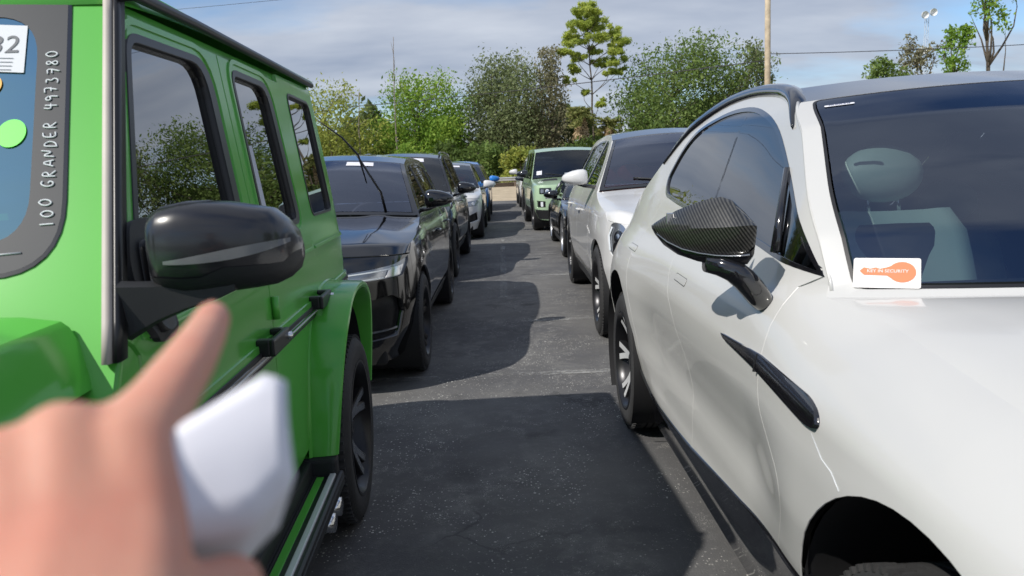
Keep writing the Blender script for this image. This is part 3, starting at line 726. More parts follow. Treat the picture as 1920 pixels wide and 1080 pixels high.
def car_build(sp):
    """sp: dict describing one car; returns (root, shell)"""
    root = thing(sp['name'], sp['label'], sp['cat'], (sp['X'], sp['Y'], 0), sp['th'], sp.get('group'))
    if sp.get('scale'): root.scale = (sp['scale'],)*3
    sh = Shell(sp['outline'], sp['ins_side'], sp['ins_front'], sp.get('ins_rear', sp['ins_front']), sp['tc'], sp.get('extra'), sig=sp.get('sig', .014))
    st = sp.get('step', .07); pm_ = sp['paint']; roofm = sp.get('roofm', pm_); wr_, wd = sp['wheel_r'], sp.get('wheel_w', .27); wb = sp['wb']; ar = sp.get('arch_r', wr_+.055); az = sp.get('arch_z', wr_+.0)
    hood = sp['hoodline']; AL = sp['A']; RL = sp['rail']; DL = sp['D']; up = list(hood)+list(AL[1:])+list(RL[1:])+list(DL[1:])
    trr = sp['tr']; urc = float(np.interp(trr, sh.t, sh.u)); zl = sp['z_sill']; zfl = sp.get('z_front_low', .25)
    tc = sh.tc; uc = sh.uc
    hood = [(uc, sp['hood_front_z'])]+[q for q in hood if q[0] > uc+.02]; up = hood+list(AL[1:])+list(RL[1:])+list(DL[1:])
    zrb = DL[-1][1]; up = [q for q in up if q[0] < urc-.001]+[(urc, zrb)]
    sideloop = [(uc, zfl)]+up+[(urc, sp.get('z_rear_low', .35)), (wb+ar*.8, zl), (wb-ar*.8, zl), (ar*.8, zl), (-ar*.8, zfl)]
    arches = [circle(0, az, ar, 56), circle(wb, az, ar, 56)]
    wins = sp['windows']; body = MB(); doors = []
    cuts = sp['cuts']   # polylines bottom->top  dividing the side
    strips = []
    big = 3.0
    cl = [[(-9, -1), (-9, 3)]]+cuts+[[(9, -1), (9, 3)]]
    for i in range(len(cl)-1): strips.append(list(cl[i])+list(cl[i+1])[::-1])
    dn = sp.get('door_idx', (1, 2))
    sf = sp.get('side_feats', [])
    for side in (1, -1):
        S_ = sh.S(side); vis = side == sp.get('vis', 1); stp = st if vis else max(st, .09)
        dps = sp.get('door_polys')
        if dps:
            wx = sp.get('win_cut', [w_[0] for w_ in wins]); fx = [f['loop'] for f in sf if f.get('cut', True)]
            region(body, S_, [offs(sideloop, -.0022)], [offs(dp, .0022-.0044) for dp in dps]+arches+wx+fx, stp, pm_, .004, shrink=.0022)
            for i, dp in zip(dn, dps):
                d = MB(); region(d, S_, [dp, sideloop], arches+wx+fx, stp, pm_, .02, shrink=.0012)
                o = d.build('front_door' if i == dn[0] else 'rear_door', root); doors.append((o, i, side))
        for i, sl in enumerate([] if dps else strips):
            exc = arches+[w_[0] for w_ in wins]+[f['loop'] for f in sf if f.get('cut', True)]
            if i in dn:
                d = MB(); region(d, S_, [sl, sideloop], exc, stp, pm_, .02, shrink=.0022)
                # loops were both shrunk a hair: the panel gap
                o = d.build('front_door' if i == dn[0] else 'rear_door', root); doors.append((o, i, side))
            else:
                clam = sp.get('clam') and i == 0
                region(body, S_, [sl, offs(sideloop, -.0022) if clam else sideloop], exc, stp, pm_, 0.004 if clam else .02, shrink=.0022)
        # black substructure seen through the gaps
        region(body, sh.S(side, -.018), [sideloop], arches+sp.get('win_cut', [w_[0] for w_ in wins]), .12, satin_black, 0)
        for wl, di in wins:
            par = [o for o, i, sd in doors if i == di and sd == side]; par = par[0] if par else root
            g = MB(); region(g, sh.S(side, -.007), [wl], [], stp, sp['glass'], 0, shrink=-.012); 
            tr = MB(); region(tr, sh.S(side, .0015), [wl], [offs(wl, sp.get('trim_w', .012))], stp, sp.get('trim', gloss_black), .012, shrink=-.006); 
            o = g.build('window', par)
            if not sp.get('win_cut'): tr.build('window_trim', par)
        for wl in sp.get('win_cut', []):
            tr = MB(); region(tr, sh.S(side, .0015), [wl], [offs(wl, sp.get('trim_w', .012))], stp, sp.get('trim', gloss_black), .012, shrink=-.006); tr.build('window_trim', root)

        for f in sf:
            b_ = MB(); region(b_, sh.S(side, f.get('off', .004)), [f['loop']], f.get('exc', []), min(stp, f.get('step', stp)), f['mat'], f.get('rim', .012), shrink=f.get('shrink', .001))
            par = root
            if f.get('door') is not None:
                pl = [o for o, i, sd in doors if i == f['door'] and sd == side]; par = pl[0] if pl else root
            b_.build(f['name'], par)
    # roof / windscreen / rear glass / hood / fascia
    def edge(L_, v, off=0):
        u, z = lerp_line(L_, v); return sh.B(sh.tu(u), z, off)
    cb, ct, crn = sp.get('bulge_b', .16), sp.get('bulge_t', .09), sp.get('crown', .05); hc = sp.get('cowl_crown', .04)
    def ws(s, v, off=0.0):
        s = np.asarray(s, float); v = np.asarray(v, float); e = edge(AL, np.clip(v, -.05, 1.05)); q = 1-s**2
        P = np.stack([s*e[..., 0], e[..., 1]-(cb*(1-v)+ct*v)*q, e[..., 2]+(hc*(1-v)+crn*v)*q], -1)
        P[..., 2] += .025*np.sin(PI*np.clip(v, 0, 1)); P[..., 2] += off; return P
    rb, rt_ = sp.get('rbulge_b', .1), sp.get('rbulge_t', .08)
    def rw_(s, v, off=0.0):
        s = np.asarray(s, float); v = np.asarray(v, float); e = edge(DL, v); q = 1-s**2
        return np.stack([s*e[..., 0], e[..., 1]+(rt_*(1-v)+rb*v)*q, e[..., 2]+(crn*(1-v)+.0*v)*q+off], -1)
    def rf(s, v, off=0.0):
        s = np.asarray(s, float); v = np.asarray(v, float); e = edge(RL, np.clip(v, 0, 1)); q = 1-s**2
        return np.stack([s*e[..., 0], e[..., 1]+(-ct*(1-v)+rt_*v)*q, e[..., 2]+crn*q+off], -1)
    def cowl(s): return ws(s, np.zeros_like(np.asarray(s, float)))
    zf = sp['front_top']   # function t -> z of fascia top edge
    def hd(s, v, off=0.0):
        s = np.asarray(s, float); v = np.asarray(v, float); a = (s+1)/2
        F = sh.B(s*tc, zf(abs(s*tc))); Cw = cowl(s)
        Er = edge(hood, v); El = Er*np.array([-1, 1, 1]); one = np.ones_like(s)
        F1 = sh.B(one*tc, zf(one*tc)); F0 = F1*np.array([-1, 1, 1]); C1 = cowl(one); C0 = cowl(-one)
        v_, a_ = v[..., None], a[..., None]
        P = (1-v_)*F+v_*Cw+(1-a_)*El+a_*Er-((1-v_)*(1-a_)*F0+(1-v_)*a_*F1+v_*(1-a_)*C0+v_*a_*C1)
        P[..., 2] += sp.get('hood_crown', .03)*(1-s**2)*np.sin(PI*np.clip(v, 0, 1))**.8+off
        if sp.get('hood_extra'): P[..., 2] += sp['hood_extra'](s, v)
        return P
    Wx = abs(edge(AL, .5)[0]); k = 1.0/Wx; Lr = RL[-1][0]-RL[0][0]
    # region parameters are scaled to metres: a = s*Wx, b = v*length
    def scaled(fn, Lx, off=0.0): return lambda a, b_: fn(a/Wx, b_/Lx, off)
    La = math.hypot(AL[-1][0]-AL[0][0], AL[-1][1]-AL[0][1]); Ld = math.hypot(DL[-1][0]-DL[0][0], DL[-1][1]-DL[0][1]); Lh = hood[-1][0]-hood[0][0]+.001
    rect = lambda x, y0, y1: [(-x, y0), (x, y0), (x, y1), (-x, y1)]
    r_ = MB(); region(r_, scaled(rf, Lr), [rect(Wx, 0, Lr)], [], st, roofm, .015, shrink=.0015); ro = r_.build('roof', root)
    e_ = sp.get('ws_edge', .035)
    if sp.get('clam'):
        for side in (1, -1):
            body.tube([Vector(sh.B(sh.tu(u), z, -.006)*np.array([side, 1, 1])) for u, z in [lerp_line(AL, v) for v in np.linspace(0.02, 1, 24)]], .0065, pm_, 10)
    pw = sp.get('pillar', 0)
    gl = rnd([(-Wx*.985+pw, .02), (Wx*.985-pw, .02), (Wx*.985-pw*1.25, La*.995), (-Wx*.985+pw*1.25, La*.995)], .03)
    g = MB(); region(g, scaled(ws, La, .002), [offs(gl, e_)], [], st, sp['ws_glass'], 0); w0 = g.build('windscreen', root)
    if pw: region(body, scaled(ws, La), [rect(Wx, 0, La)], [gl], st, pm_, .01)
    fr = MB(); region(fr, scaled(ws, La, .001), [gl], [offs(gl, e_-.004)], st, sp.get('frit', gloss_black), .012); fr.build('windscreen_surround', w0)
    rg = rnd(rect(Wx*.93, .03, Ld*.95), .06)
    g = MB(); region(g, scaled(rw_, Ld, .002), [rg], [], max(st, .09), sp['glass'], 0); g.build('rear_window', root)
    region(body, scaled(rw_, Ld), [rect(Wx, 0, Ld)], [rg], max(st, .09), roofm, .01)
    hx = sp.get('hood_inset', 1.0)
    h_ = MB(); region(h_, scaled(hd, Lh), [rect(Wx*hx, .0, Lh*(1.0 if sp.get('clam') else .995))], sp.get('hood_exc', []), st, pm_, .004 if sp.get('clam') else .02, shrink=0 if sp.get('clam') else .004); hobj = h_.build('bonnet', root)
    for f in sp.get('hood_feats', []):
        b_ = MB(); region(b_, scaled(hd, Lh, f.get('off', -.004)), [f['loop']], [], min(st, .04), f['mat'], .01); b_.build(f['name'], hobj)
    # fascia (front) and tail
    tt = np.linspace(-tc, tc, 41); floop = [(-tc, zfl)]+[(t, float(zf(abs(t)))) for t in tt]+[(tc, zfl), (tc*.6, sp.get('z_lip', zfl-.03)), (-tc*.6, sp.get('z_lip', zfl-.03))]
    ff = []
    for f in sp.get('front_feats', []):
        ff.append(dict(f, side=1))
        if f.get('mirror', True): ff.append(dict(f, loop=[(-a, b_) for a, b_ in f['loop']][::-1], side=-1))
    bp_ = MB(); Mf = lambda off: (lambda a, b_: sh.B(a, b_, off))
    region(bp_, Mf(0), [floop], [f['loop'] for f in ff if f.get('cut', True)], st, pm_, sp.get('front_rim', .03), shrink=.002); 
    region(bp_, Mf(-.055), [floop], [], .12, satin_black, 0)
    bo = bp_.build('front_bumper', root)
    for f in ff:
        b_ = MB()
        region(b_, Mf(f.get('off', -.01)), [f['loop']], f.get('exc', []) if f['side'] > 0 else [[(-a, c_) for a, c_ in l] for l in f.get('exc', [])], min(st, f.get('step', st)), f['mat'], f.get('rim', .01), shrink=f.get('shrink', .0015))
        for sub in f.get('subs', []):
            lp = sub['loop'] if f['side'] > 0 else [(-a, c_) for a, c_ in sub['loop']][::-1]
            region(b_, Mf(sub.get('off', 0)), [lp], [], min(st, .03), sub['mat'], .006)
        b_.build(f['name'], bo if f.get('par') == 'bumper' else root)
    tl = MB(); ts = sh.T
    def Mr(a, b_): return sh.B(np.sign(-a+1e-9)*(ts-abs(a)), b_)*1.0
    half = ts-trr
    region(tl, Mr, [[(-half, sp.get('z_rear_low', .35)), (-half, zrb), (half, zrb), (half, sp.get('z_rear_low', .35))]], [], .1, pm_, .02); tl.build('tailgate', root)
    # shelf between tail top and rear glass base
    dk = MB()
    def shelf(a, b_):
        s = a/Wx; v = b_; P0 = rw_(s, np.ones_like(s)); P1 = sh.B(np.sign(s+1e-9)*(ts-abs(s)*half), zrb+0*s); return P0*(1-v[..., None])+P1*v[..., None]
    region(dk, shelf, [[(-Wx, 0), (Wx, 0), (Wx, 1), (-Wx, 1)]], [], .12, pm_, 0)
    region(body, shelf, [[(-Wx, 0), (Wx, 0), (Wx, 1), (-Wx, 1)]], [], .12, pm_, 0)
    # arches: liners
    W_ = max(sp['outline'][i][0] for i in range(len(sp['outline'])))
    for side in (1, -1):
        for cu in (0, wb):
            rings = []
            sw_ = abs(float(sh.p(cu, az+ar).x))
            for x in (sw_-.012, sw_-.06, .52):
                rings.append([Vector((side*x, cu+(ar+.004)*math.cos(a), az+(ar+.004)*math.sin(a))) for a in np.linspace(R(-40), R(220), 30)])
            body.loft(rings, dark_in, cap=False, closed=False)
            body.add([Vector((side*.52, cu, az))]+rings[-1], [(0, i, i+1) for i in range(1, 30)], dark_in, smooth=False)
    body.box(-.74, .74, sh.u[0]+.18, urc, .20, .42, dark_in, .03)
    body.box(-.52, .52, sh.u[0]+.25, .6, .4, .70, dark_in)
    body.build('body', root)
    for f in sp.get('ring_trim', []):
        for side in (1, -1):
            b_ = MB()
            for cu in (0, wb): region(b_, sh.S(side, f.get('off', .006)), [circle(cu, az, ar+f['w'], 64), sideloop], [circle(cu, az, ar-.004, 64)], min(st, .05), f['mat'], .02)
            b_.build('arch_trim', root)
    if sp.get('sill'):
        z1, m_ = sp['sill']
        for side in (1, -1):
            b_ = MB()
            region(b_, sh.S(side, .004), [[(ar*.75, zl-.03), (wb-ar*.75, zl-.03), (wb-ar*1.0, z1), (ar*1.0, z1)]], arches, min(st, .05), m_, .03)
            b_.build('side_sill', root)
    # cabin
    ub, zb = AL[0]; inn = MB(); wI = float(abs(sh.p(ub+.5, zb-.05).x))-.07
    im = sp.get('cabin', dark_in)
    inn.box(-wI, wI, ub-.12, ub+.42, zb-.30, zb-.035, im, .04)
    inn.box(-wI, wI, ub+.1, DL[-1][0]-.25, .32, .40, im)
    inn.box(-wI, wI, DL[-1][0]-.9, DL[-1][0]-.2, .4, zb-.12, im)
    inn.build('dashboard', root)
    us = sp.get('seat_u', ub+1.05)
    for side in (1, -1):
        s_ = MB(); seat_mesh(s_, side*.37, us, sp.get('seat_z', .58), sp.get('seat', seat_mat), hgt=sp.get('seat_h', .60)); s_.build('seat', root)
    s_ = MB(); 
    for x in (-.4, 0, .4): seat_mesh(s_, x, us+.95, .60, sp.get('seat', seat_mat), .2, .55)
    s_.build('rear_bench', root)
    whl = MB(); c_ = Vector((.37, ub+.52, zb-.06)); rt2 = Matrix.Rotation(R(-25), 4, 'X')
    whl.tube([Matrix.Translation(c_) @ rt2 @ Vector((.18*math.cos(a), 0, .18*math.sin(a))) for a in np.linspace(0, 2*PI, 25)], .014, sp.get('wheelm', plastic), 8, cap=False)
    whl.tube([Matrix.Translation(c_) @ rt2 @ Vector((-.17, 0, 0)), Matrix.Translation(c_) @ rt2 @ Vector((.17, 0, 0))], .02, plastic, 6)
    whl.tube([c_, c_+Vector((0, -.2, -.08))], .03, plastic, 8); whl.build('steering_wheel', root)
    # wheels
    tk = sp['track']
    for side in (1, -1):
        for cu in (0, wb):
            make_wheel(root, (side*(tk-wd/2), cu, wr_), side, wr_, wd, sp['rim'][0], sp['rim'][1], sp['rim'][2], sp['rim'][3], steer=0, cal=sp.get('caliper'), big=sp.get('big', False))
    if sp.get('mirror'):
        mu, mz, mw, cm, lm, sc = sp['mirror']
        for side in (1, -1): mirror_gen(root, (mw, mu, mz), side, cm, lm, sc)
    # wipers
    wp = MB()
    for s0, s1 in sp.get('wipers', ((.55, -.05), (-.1, -.65))):
        a = [Vector(ws(np.array([s0+(s1-s0)*t]), np.array([.03+.10*t]), .012)[0]) for t in np.linspace(0, 1, 8)]; wp.tube(a, .008, plastic, 6)
    if wp.v: wp.build('wiper', root)
    for q in sp.get('stickers', []):  # paper tags on the windscreen: (s0,s1,v0,v1,mat)
        b_ = MB(); n_ = 8; s0, s1, v0, v1, m_ = q
        gridp = []
        for v in np.linspace(v0, v1, 3):
            gridp.append([Vector(p_) for p_ in ws(np.linspace(s0, s1, n_), np.full(n_, v), .006)])
        b_.loft(gridp, m_, cap=False, closed=False); b_.build('window_sticker', root)
    rails = sp.get('roof_rail')
    if rails:
        for side in (1, -1):
            b_ = MB(); us_ = np.linspace(RL[0][0]+.15, RL[-1][0]-.1, 16); pts = []
            for i, u in enumerate(us_):
                z = np.interp(u, [q[0] for q in RL], [q[1] for q in RL]); p_ = sh.p(u, z, side); pts.append(p_+Vector((-side*.03, 0, .045 if 0 < i < 15 else .01)))
            b_.tube(pts, .014, rails, 8); b_.build('roof_rail', root)
    return root, sh, dict(ws=ws, hd=hd, rf=rf, rw=rw_, hood=hood, doors=doors, sideloop=sideloop)

def handles(sp_root, sh, doors, spots, m, ln=.20, hgt=.024, out=.03):
    """pull handles: bar on two stand-offs"""
    for (di, u, z) in spots:
        for o, i, side in doors:
            if i != di: continue
            b_ = MB(); pts = []
            for t in np.linspace(0, 1, 9):
                uu = u-ln/2+ln*t; e = math.sin(PI*t)**.35; pts.append(sh.p(uu, z, side, out*e+.002))
            b_.tube(pts, [hgt*.3+hgt*.2*math.sin(PI*t) for t in np.linspace(0, 1, 9)], m, 8); b_.build('handle', o)
# ------------------------------------------------------------------ the cars further down both rows
P_black = paint('black_paint', (.003, .003, .004), .12, dust=.012)
P_white = paint('white_paint', (.66, .66, .655), .35)
P_blue = paint('blue_paint', (.01, .19, .62), .3)
P_sage = paint('sage_green_paint', (.40, .56, .37), .35)
P_graph = paint('dark_grey_paint', (.03, .035, .045), .3, dust=.02)
G_dark = glass('dark_side_glass', (.05, .055, .06), 1.75)
G_ws = glass('windscreen_glass', (.60, .66, .70), 1.6, refl=(.75, .85, 1.0), base=.07)
G_wsb = glass('blue_tinted_windscreen', (.62, .66, .76), 1.6, refl=(.78, .84, 1.0), base=.12)
G_lamp = glass('lamp_cover', (.75, .78, .8), 1.5)
red_lt = mat('red_leather', (.60, .035, .02), .5)
rim_dark = mat('dark_alloy', (.025, .025, .028), .3, metal=.6)
rim_silver = mat('silver_alloy', (.55, .56, .58), .3, metal=.9)
sticker = mat('white_sticker', (.72, .72, .78), .6)
def suv(**k):
    """side-view defaults of a mid-size SUV; u = metres behind the front axle, z = height"""
    d = dict(name='parked_car', cat='car', wb=2.87, wheel_r=.37, wheel_w=.26, track=.955, step=.07, vis=1, group='cars parked in two rows along the aisle',
        outline=[(0, -.86), (.30, -.86), (.58, -.82), (.80, -.70), (.91, -.50), (.955, -.15), (.965, .3), (.95, .9), (.95, 2.0), (.965, 2.6), (.965, 3.1), (.92, 3.5), (.80, 3.78), (.55, 3.87), (0, 3.89)],
        ins_side=[(0, .12), (.25, .09), (.42, .02), (.60, .0), (.80, .012), (.94, .035), (1.04, .075), (1.10, .10), (1.62, .33), (1.75, .45)],
        ins_front=[(0, .14), (.22, .08), (.35, .01), (.55, .0), (.72, .02), (.84, .06), (.95, .14), (1.1, .22), (1.8, .6)],
        ins_rear=[(0, .10), (.4, 0), (.75, .0), (.95, .05), (1.2, .10), (1.8, .3)],
        tc=1.16, tr=5.35, z_sill=.27, z_front_low=.24, z_rear_low=.33, hood_front_z=.86,
        hoodline=[(-.6, .86), (-.3, .925), (0, .965), (.4, 1.01), (.62, 1.05)],
        A=[(.62, 1.05), (.9, 1.24), (1.2, 1.43), (1.45, 1.555)],
        rail=[(1.45, 1.555), (1.75, 1.605), (2.2, 1.625), (2.8, 1.60), (3.25, 1.54)],
        D=[(3.25, 1.54), (3.5, 1.34), (3.66, 1.10)],
        windows=[(rnd([(.86, 1.075), (1.28, 1.40), (1.56, 1.535), (1.80, 1.56), (1.84, 1.08)], .03), 1),
                 (rnd([(1.90, 1.08), (1.87, 1.56), (2.35, 1.565), (2.78, 1.53), (2.86, 1.10)], .03), 2),
                 (rnd([(2.92, 1.11), (2.84, 1.52), (3.1, 1.49), (3.36, 1.30), (3.34, 1.13)], .03), None)],
        cuts=[[(.62, .2), (.60, .6), (.66, .98), (.78, 1.09), (1.42, 1.60), (1.42, 2.5)],
              [(1.86, .2), (1.86, 1.0), (1.84, 1.7), (1.84, 2.5)],
              [(2.42, .2), (2.46, .72), (2.80, .98), (2.90, 1.10), (2.80, 1.7), (2.80, 2.5)]],
        front_top=lambda t: .885-.03*np.clip(np.asarray(t, float)/1.16, 0, 1)**2, glass=G_dark, ws_glass=G_ws, paint=P_black, rim=(rim_dark, None, 5, 'split'),
        mirror=(.93, 1.10, .90, P_black, gloss_black, 1.0), sill=(.36, plastic), hood_crown=.03, seat_u=1.75)
    d.update(k)
    if 'hood_front_z' in k or 'front_top' in k: pass
    return d
def shiftz(l, dz): return [(a, b+dz) for a, b in l]
bars = lambda t0, t1, z0, z1, n, th=.008: [[(t0, z0+(z1-z0)*i/(n-1)-th/2), (t1, z0+(z1-z0)*i/(n-1)-th/2), (t1, z0+(z1-z0)*i/(n-1)+th/2), (t0, z0+(z1-z0)*i/(n-1)+th/2)] for i in range(n)]
# --- 1. black SUV behind the green off-roader
hl = rnd([(.42, .735), (.46, .69), (.98, .715), (1.10, .80), (1.12, .835), (.9, .795), (.55, .765)], .015)
velar_front = [
  dict(name='headlight', loop=hl, off=-.012, mat=lamp_grey, subs=[
      dict(loop=[(.50, .705), (.80, .715), (.80, .722), (.50, .712)], off=-.002, mat=lamp_white), dict(loop=[(.52, .745), (.88, .765), (.88, .775), (.52, .752)], off=-.002, mat=lamp_white),
      dict(loop=[(.82, .718), (.96, .724), (1.02, .785), (.86, .775)], off=-.004, mat=chrome)]),
  dict(name='grille', loop=[(-.40, .60), (.40, .60), (.42, .74), (-.42, .74)], off=-.03, mat=gloss_black, mirror=False, subs=[dict(loop=l, off=-.012, mat=satin_black) for l in bars(-.4, .4, .62, .72, 5)]),
  dict(name='side_intake', loop=rnd([(.50, .35), (.55, .56), (.86, .60), (.98, .54), (.92, .37)], .03), off=-.05, mat=satin_black, subs=[dict(loop=[(.62, .36), (.645, .36), (.66, .58), (.63, .58)], off=-.01, mat=gloss_black), dict(loop=[(.52, .40), (.90, .42), (.90, .432), (.52, .412)], off=-.01, mat=lamp_grey)]),
  dict(name='lower_intake', loop=rnd([(-.45, .30), (.45, .30), (.42, .50), (-.42, .50)], .02), off=-.05, mat=satin_black, mirror=False, subs=[dict(loop=l, off=-.02, mat=gloss_black) for l in bars(-.42, .42, .34, .47, 4)])]
velar_hi = [dict(f, loop=[(a, b_+(.085 if b_ > .55 else .03)) for a, b_ in f['loop']], subs=[dict(q_, loop=[(a, b_+(.085 if b_ > .55 else .03)) for a, b_ in q_['loop']]) for q_ in f.get('subs', [])]) for f in velar_front]
sp = suv(hoodline=[(-.6, .93), (-.3, .995), (0, 1.035), (.4, 1.08), (.62, 1.115)], A=[(.62, 1.115), (.9, 1.28), (1.2, 1.45), (1.45, 1.56)], hood_front_z=.93, front_top=lambda t: .955-.03*np.clip(np.asarray(t, float)/1.16, 0, 1)**2,
    windows=[(rnd([(.90, 1.155), (1.28, 1.41), (1.56, 1.535), (1.80, 1.56), (1.84, 1.15)], .03), 1), (rnd([(1.90, 1.15), (1.87, 1.56), (2.35, 1.565), (2.78, 1.53), (2.86, 1.16)], .03), 2), (rnd([(2.92, 1.17), (2.84, 1.52), (3.1, 1.49), (3.36, 1.32), (3.34, 1.19)], .03), None)],
    ins_side=[(0, .12), (.25, .09), (.42, .02), (.60, .0), (.85, .012), (1.0, .035), (1.10, .075), (1.16, .10), (1.62, .31), (1.75, .42)], ins_front=[(0, .14), (.22, .08), (.35, .01), (.60, .0), (.80, .02), (.92, .06), (1.03, .14), (1.2, .24), (1.8, .6)],
    label='glossy black SUV with a raised wiper arm, parked right behind the green off-roader', X=-1.56, Y=5.68, th=.0006, step=.045, big=True, paint=P_black, ws_glass=G_wsb,
    front_feats=velar_hi, side_feats=[dict(name='fender_vent', loop=rnd([(.50, .80), (.92, .825), (.92, .85), (.50, .835)], .005), off=.003, mat=gloss_black, cut=False, rim=.01)],
    stickers=[(.26, .60, .83, .93, sticker)], front_rim=.05, mirror=(.94, 1.235, .84, P_black, gloss_black, 1.02),
    wipers=((-.1, -.65),), hood_extra=lambda s, v: .012*np.exp(-((abs(s)-.62)/.10)**2)*np.clip(v*3, 0, 1))
velar, vsh, vf = car_build(sp); handles(velar, vsh, vf['doors'], [(1, 1.62, .93), (2, 2.62, .95)], gloss_black)
# the wiper arm standing away from the glass
wa = MB(); p0 = Vector(vf['ws'](np.array([.70]), np.array([.02]), .02)[0]); top = p0+Vector((-.17, -.18, .46)); 
wa.tube([p0, p0+Vector((-.02, -.06, .16)), top], [.013, .010, .008], satin_black, 7); 
wa.tube([top+Vector((.05, .06, -.22)), top+Vector((.01, 0, 0)), top+Vector((-.10, -.05, .14)), top+Vector((-.26, -.12, .27))], [.005, .009, .007, .004], satin_black, 6)
wa.build('raised_wiper', velar)
# --- 2. black SUV with rails
sp = suv(label='black SUV with black roof rails, second behind the green off-roader', X=-1.612, Y=10.68, th=-.0149, step=.06, paint=P_black, ws_glass=glass('clear_windscreen', (.40, .46, .45), 1.55, base=.05), wb=2.94,
    wheel_r=.385, front_feats=velar_front, roof_rail=gloss_black, stickers=[(.28, .60, .81, .93, sticker), (.46, .56, .40, .48, mat('yellow_dot', (.75, .8, .2), .6))],
    ins_side=[(0, .12), (.25, .09), (.42, .02), (.62, .0), (.86, .012), (1.0, .035), (1.10, .075), (1.18, .10), (1.72, .31), (1.85, .42)],
    A=[(.62, 1.13), (.88, 1.34), (1.12, 1.53), (1.32, 1.66)], hoodline=[(-.6, .93), (-.3, 1.0), (0, 1.04), (.4, 1.09), (.62, 1.13)], hood_front_z=.93, front_top=lambda t: .955-.03*np.clip(np.asarray(t, float)/1.16, 0, 1)**2,
    rail=[(1.32, 1.66), (1.6, 1.71), (2.2, 1.74), (2.9, 1.72), (3.5, 1.66)], D=[(3.5, 1.66), (3.66, 1.45), (3.76, 1.18)],
    windows=[(rnd([(.84, 1.16), (1.18, 1.48), (1.42, 1.65), (1.80, 1.68), (1.84, 1.16)], .03), 1), (rnd([(1.90, 1.16), (1.87, 1.68), (2.78, 1.67), (2.84, 1.18)], .03), 2), (rnd([(2.92, 1.18), (2.86, 1.66), (3.38, 1.61), (3.50, 1.24)], .03), None)],
    mirror=(.95, 1.20, .875, P_black, gloss_black, 1.15), caliper=None)
q, s_, f_ = car_build(sp); handles(q, s_, f_['doors'], [(1, 1.62, 1.0), (2, 2.62, 1.02)], P_black)
# --- 3. white car with black roof, red cabin
def kidney(t0, t1, z0, z1): return dict(name='grille', loop=rnd([(t0, z0), (t1, z0), (t1+.02, z1), (t0-.0, z1)], .03), off=-.04, mat=gloss_black, subs=[dict(loop=[(t0+.02+(t1-t0-.04)*i/6, z0+.02), (t0+.028+(t1-t0-.04)*i/6, z0+.02), (t0+.028+(t1-t0-.04)*i/6, z1-.02), (t0+.02+(t1-t0-.04)*i/6, z1-.02)], off=-.01, mat=satin_black) for i in range(7)])
bm_front = [kidney(.03, .34, .50, .80), dict(name='headlight', loop=rnd([(.50, .70), (.52, .80), (.98, .84), (1.04, .79), (.92, .72)], .02), off=-.01, mat=lamp_grey, subs=[dict(loop=circle(.66, .755, .035, 14), off=0, mat=lamp_white), dict(loop=circle(.82, .77, .035, 14), off=0, mat=lamp_white)]),
   dict(name='side_intake', loop=rnd([(.62, .36), (.60, .50), (.92, .60), (1.0, .42)], .03), off=-.05, mat=satin_black), dict(name='lower_intake', loop=rnd([(-.5, .30), (.5, .30), (.44, .44), (-.44, .44)], .03), off=-.05, mat=satin_black, mirror=False)]
sp = suv(label='white SUV with black roof and red seats, third behind the green off-roader', X=-1.38, Y=16.7, th=-.005, step=.08, paint=P_white, roofm=P_black, seat=red_lt, front_feats=bm_front,
    stickers=[(.25, .60, .84, .93, sticker)], mirror=(.95, 1.12, .90, P_white, gloss_black, 1.15), ring_trim=[dict(w=.03, mat=plastic)], rim=(rim_dark, None, 5, 'twin'))
q, s_, f_ = car_build(sp); handles(q, s_, f_['doors'], [(1, 1.62, .95), (2, 2.62, .97)], P_white)
# --- 4. blue car
sp = suv(label='bright blue SUV behind the white one with the red seats', X=-1.32, Y=21.9, th=-.005, step=.09, paint=P_blue, front_feats=bm_front, stickers=[(.25, .55, .8, .92, sticker)], mirror=(.95, 1.16, .90, P_blue, gloss_black, 1.25), rim=(rim_dark, None, 5, 'twin'),
    rail=[(1.45, 1.61), (1.75, 1.665), (2.2, 1.685), (2.8, 1.66), (3.25, 1.60)], A=[(.62, 1.05), (.9, 1.26), (1.2, 1.47), (1.45, 1.61)], D=[(3.25, 1.60), (3.5, 1.37), (3.66, 1.10)])
q, s_, f_ = car_build(sp); handles(q, s_, f_['doors'], [(1, 1.62, .95), (2, 2.62, .97)], P_blue)
# --- 5. last of the left row
sp = suv(label='dark grey SUV, farthest of the left row, mostly hidden by the blue one', X=-1.40, Y=27.4, th=-.01, step=.1, paint=P_graph, front_feats=bm_front, mirror=(.95, 1.12, .90, P_graph, gloss_black, 1.0))
q, s_, f_ = car_build(sp)
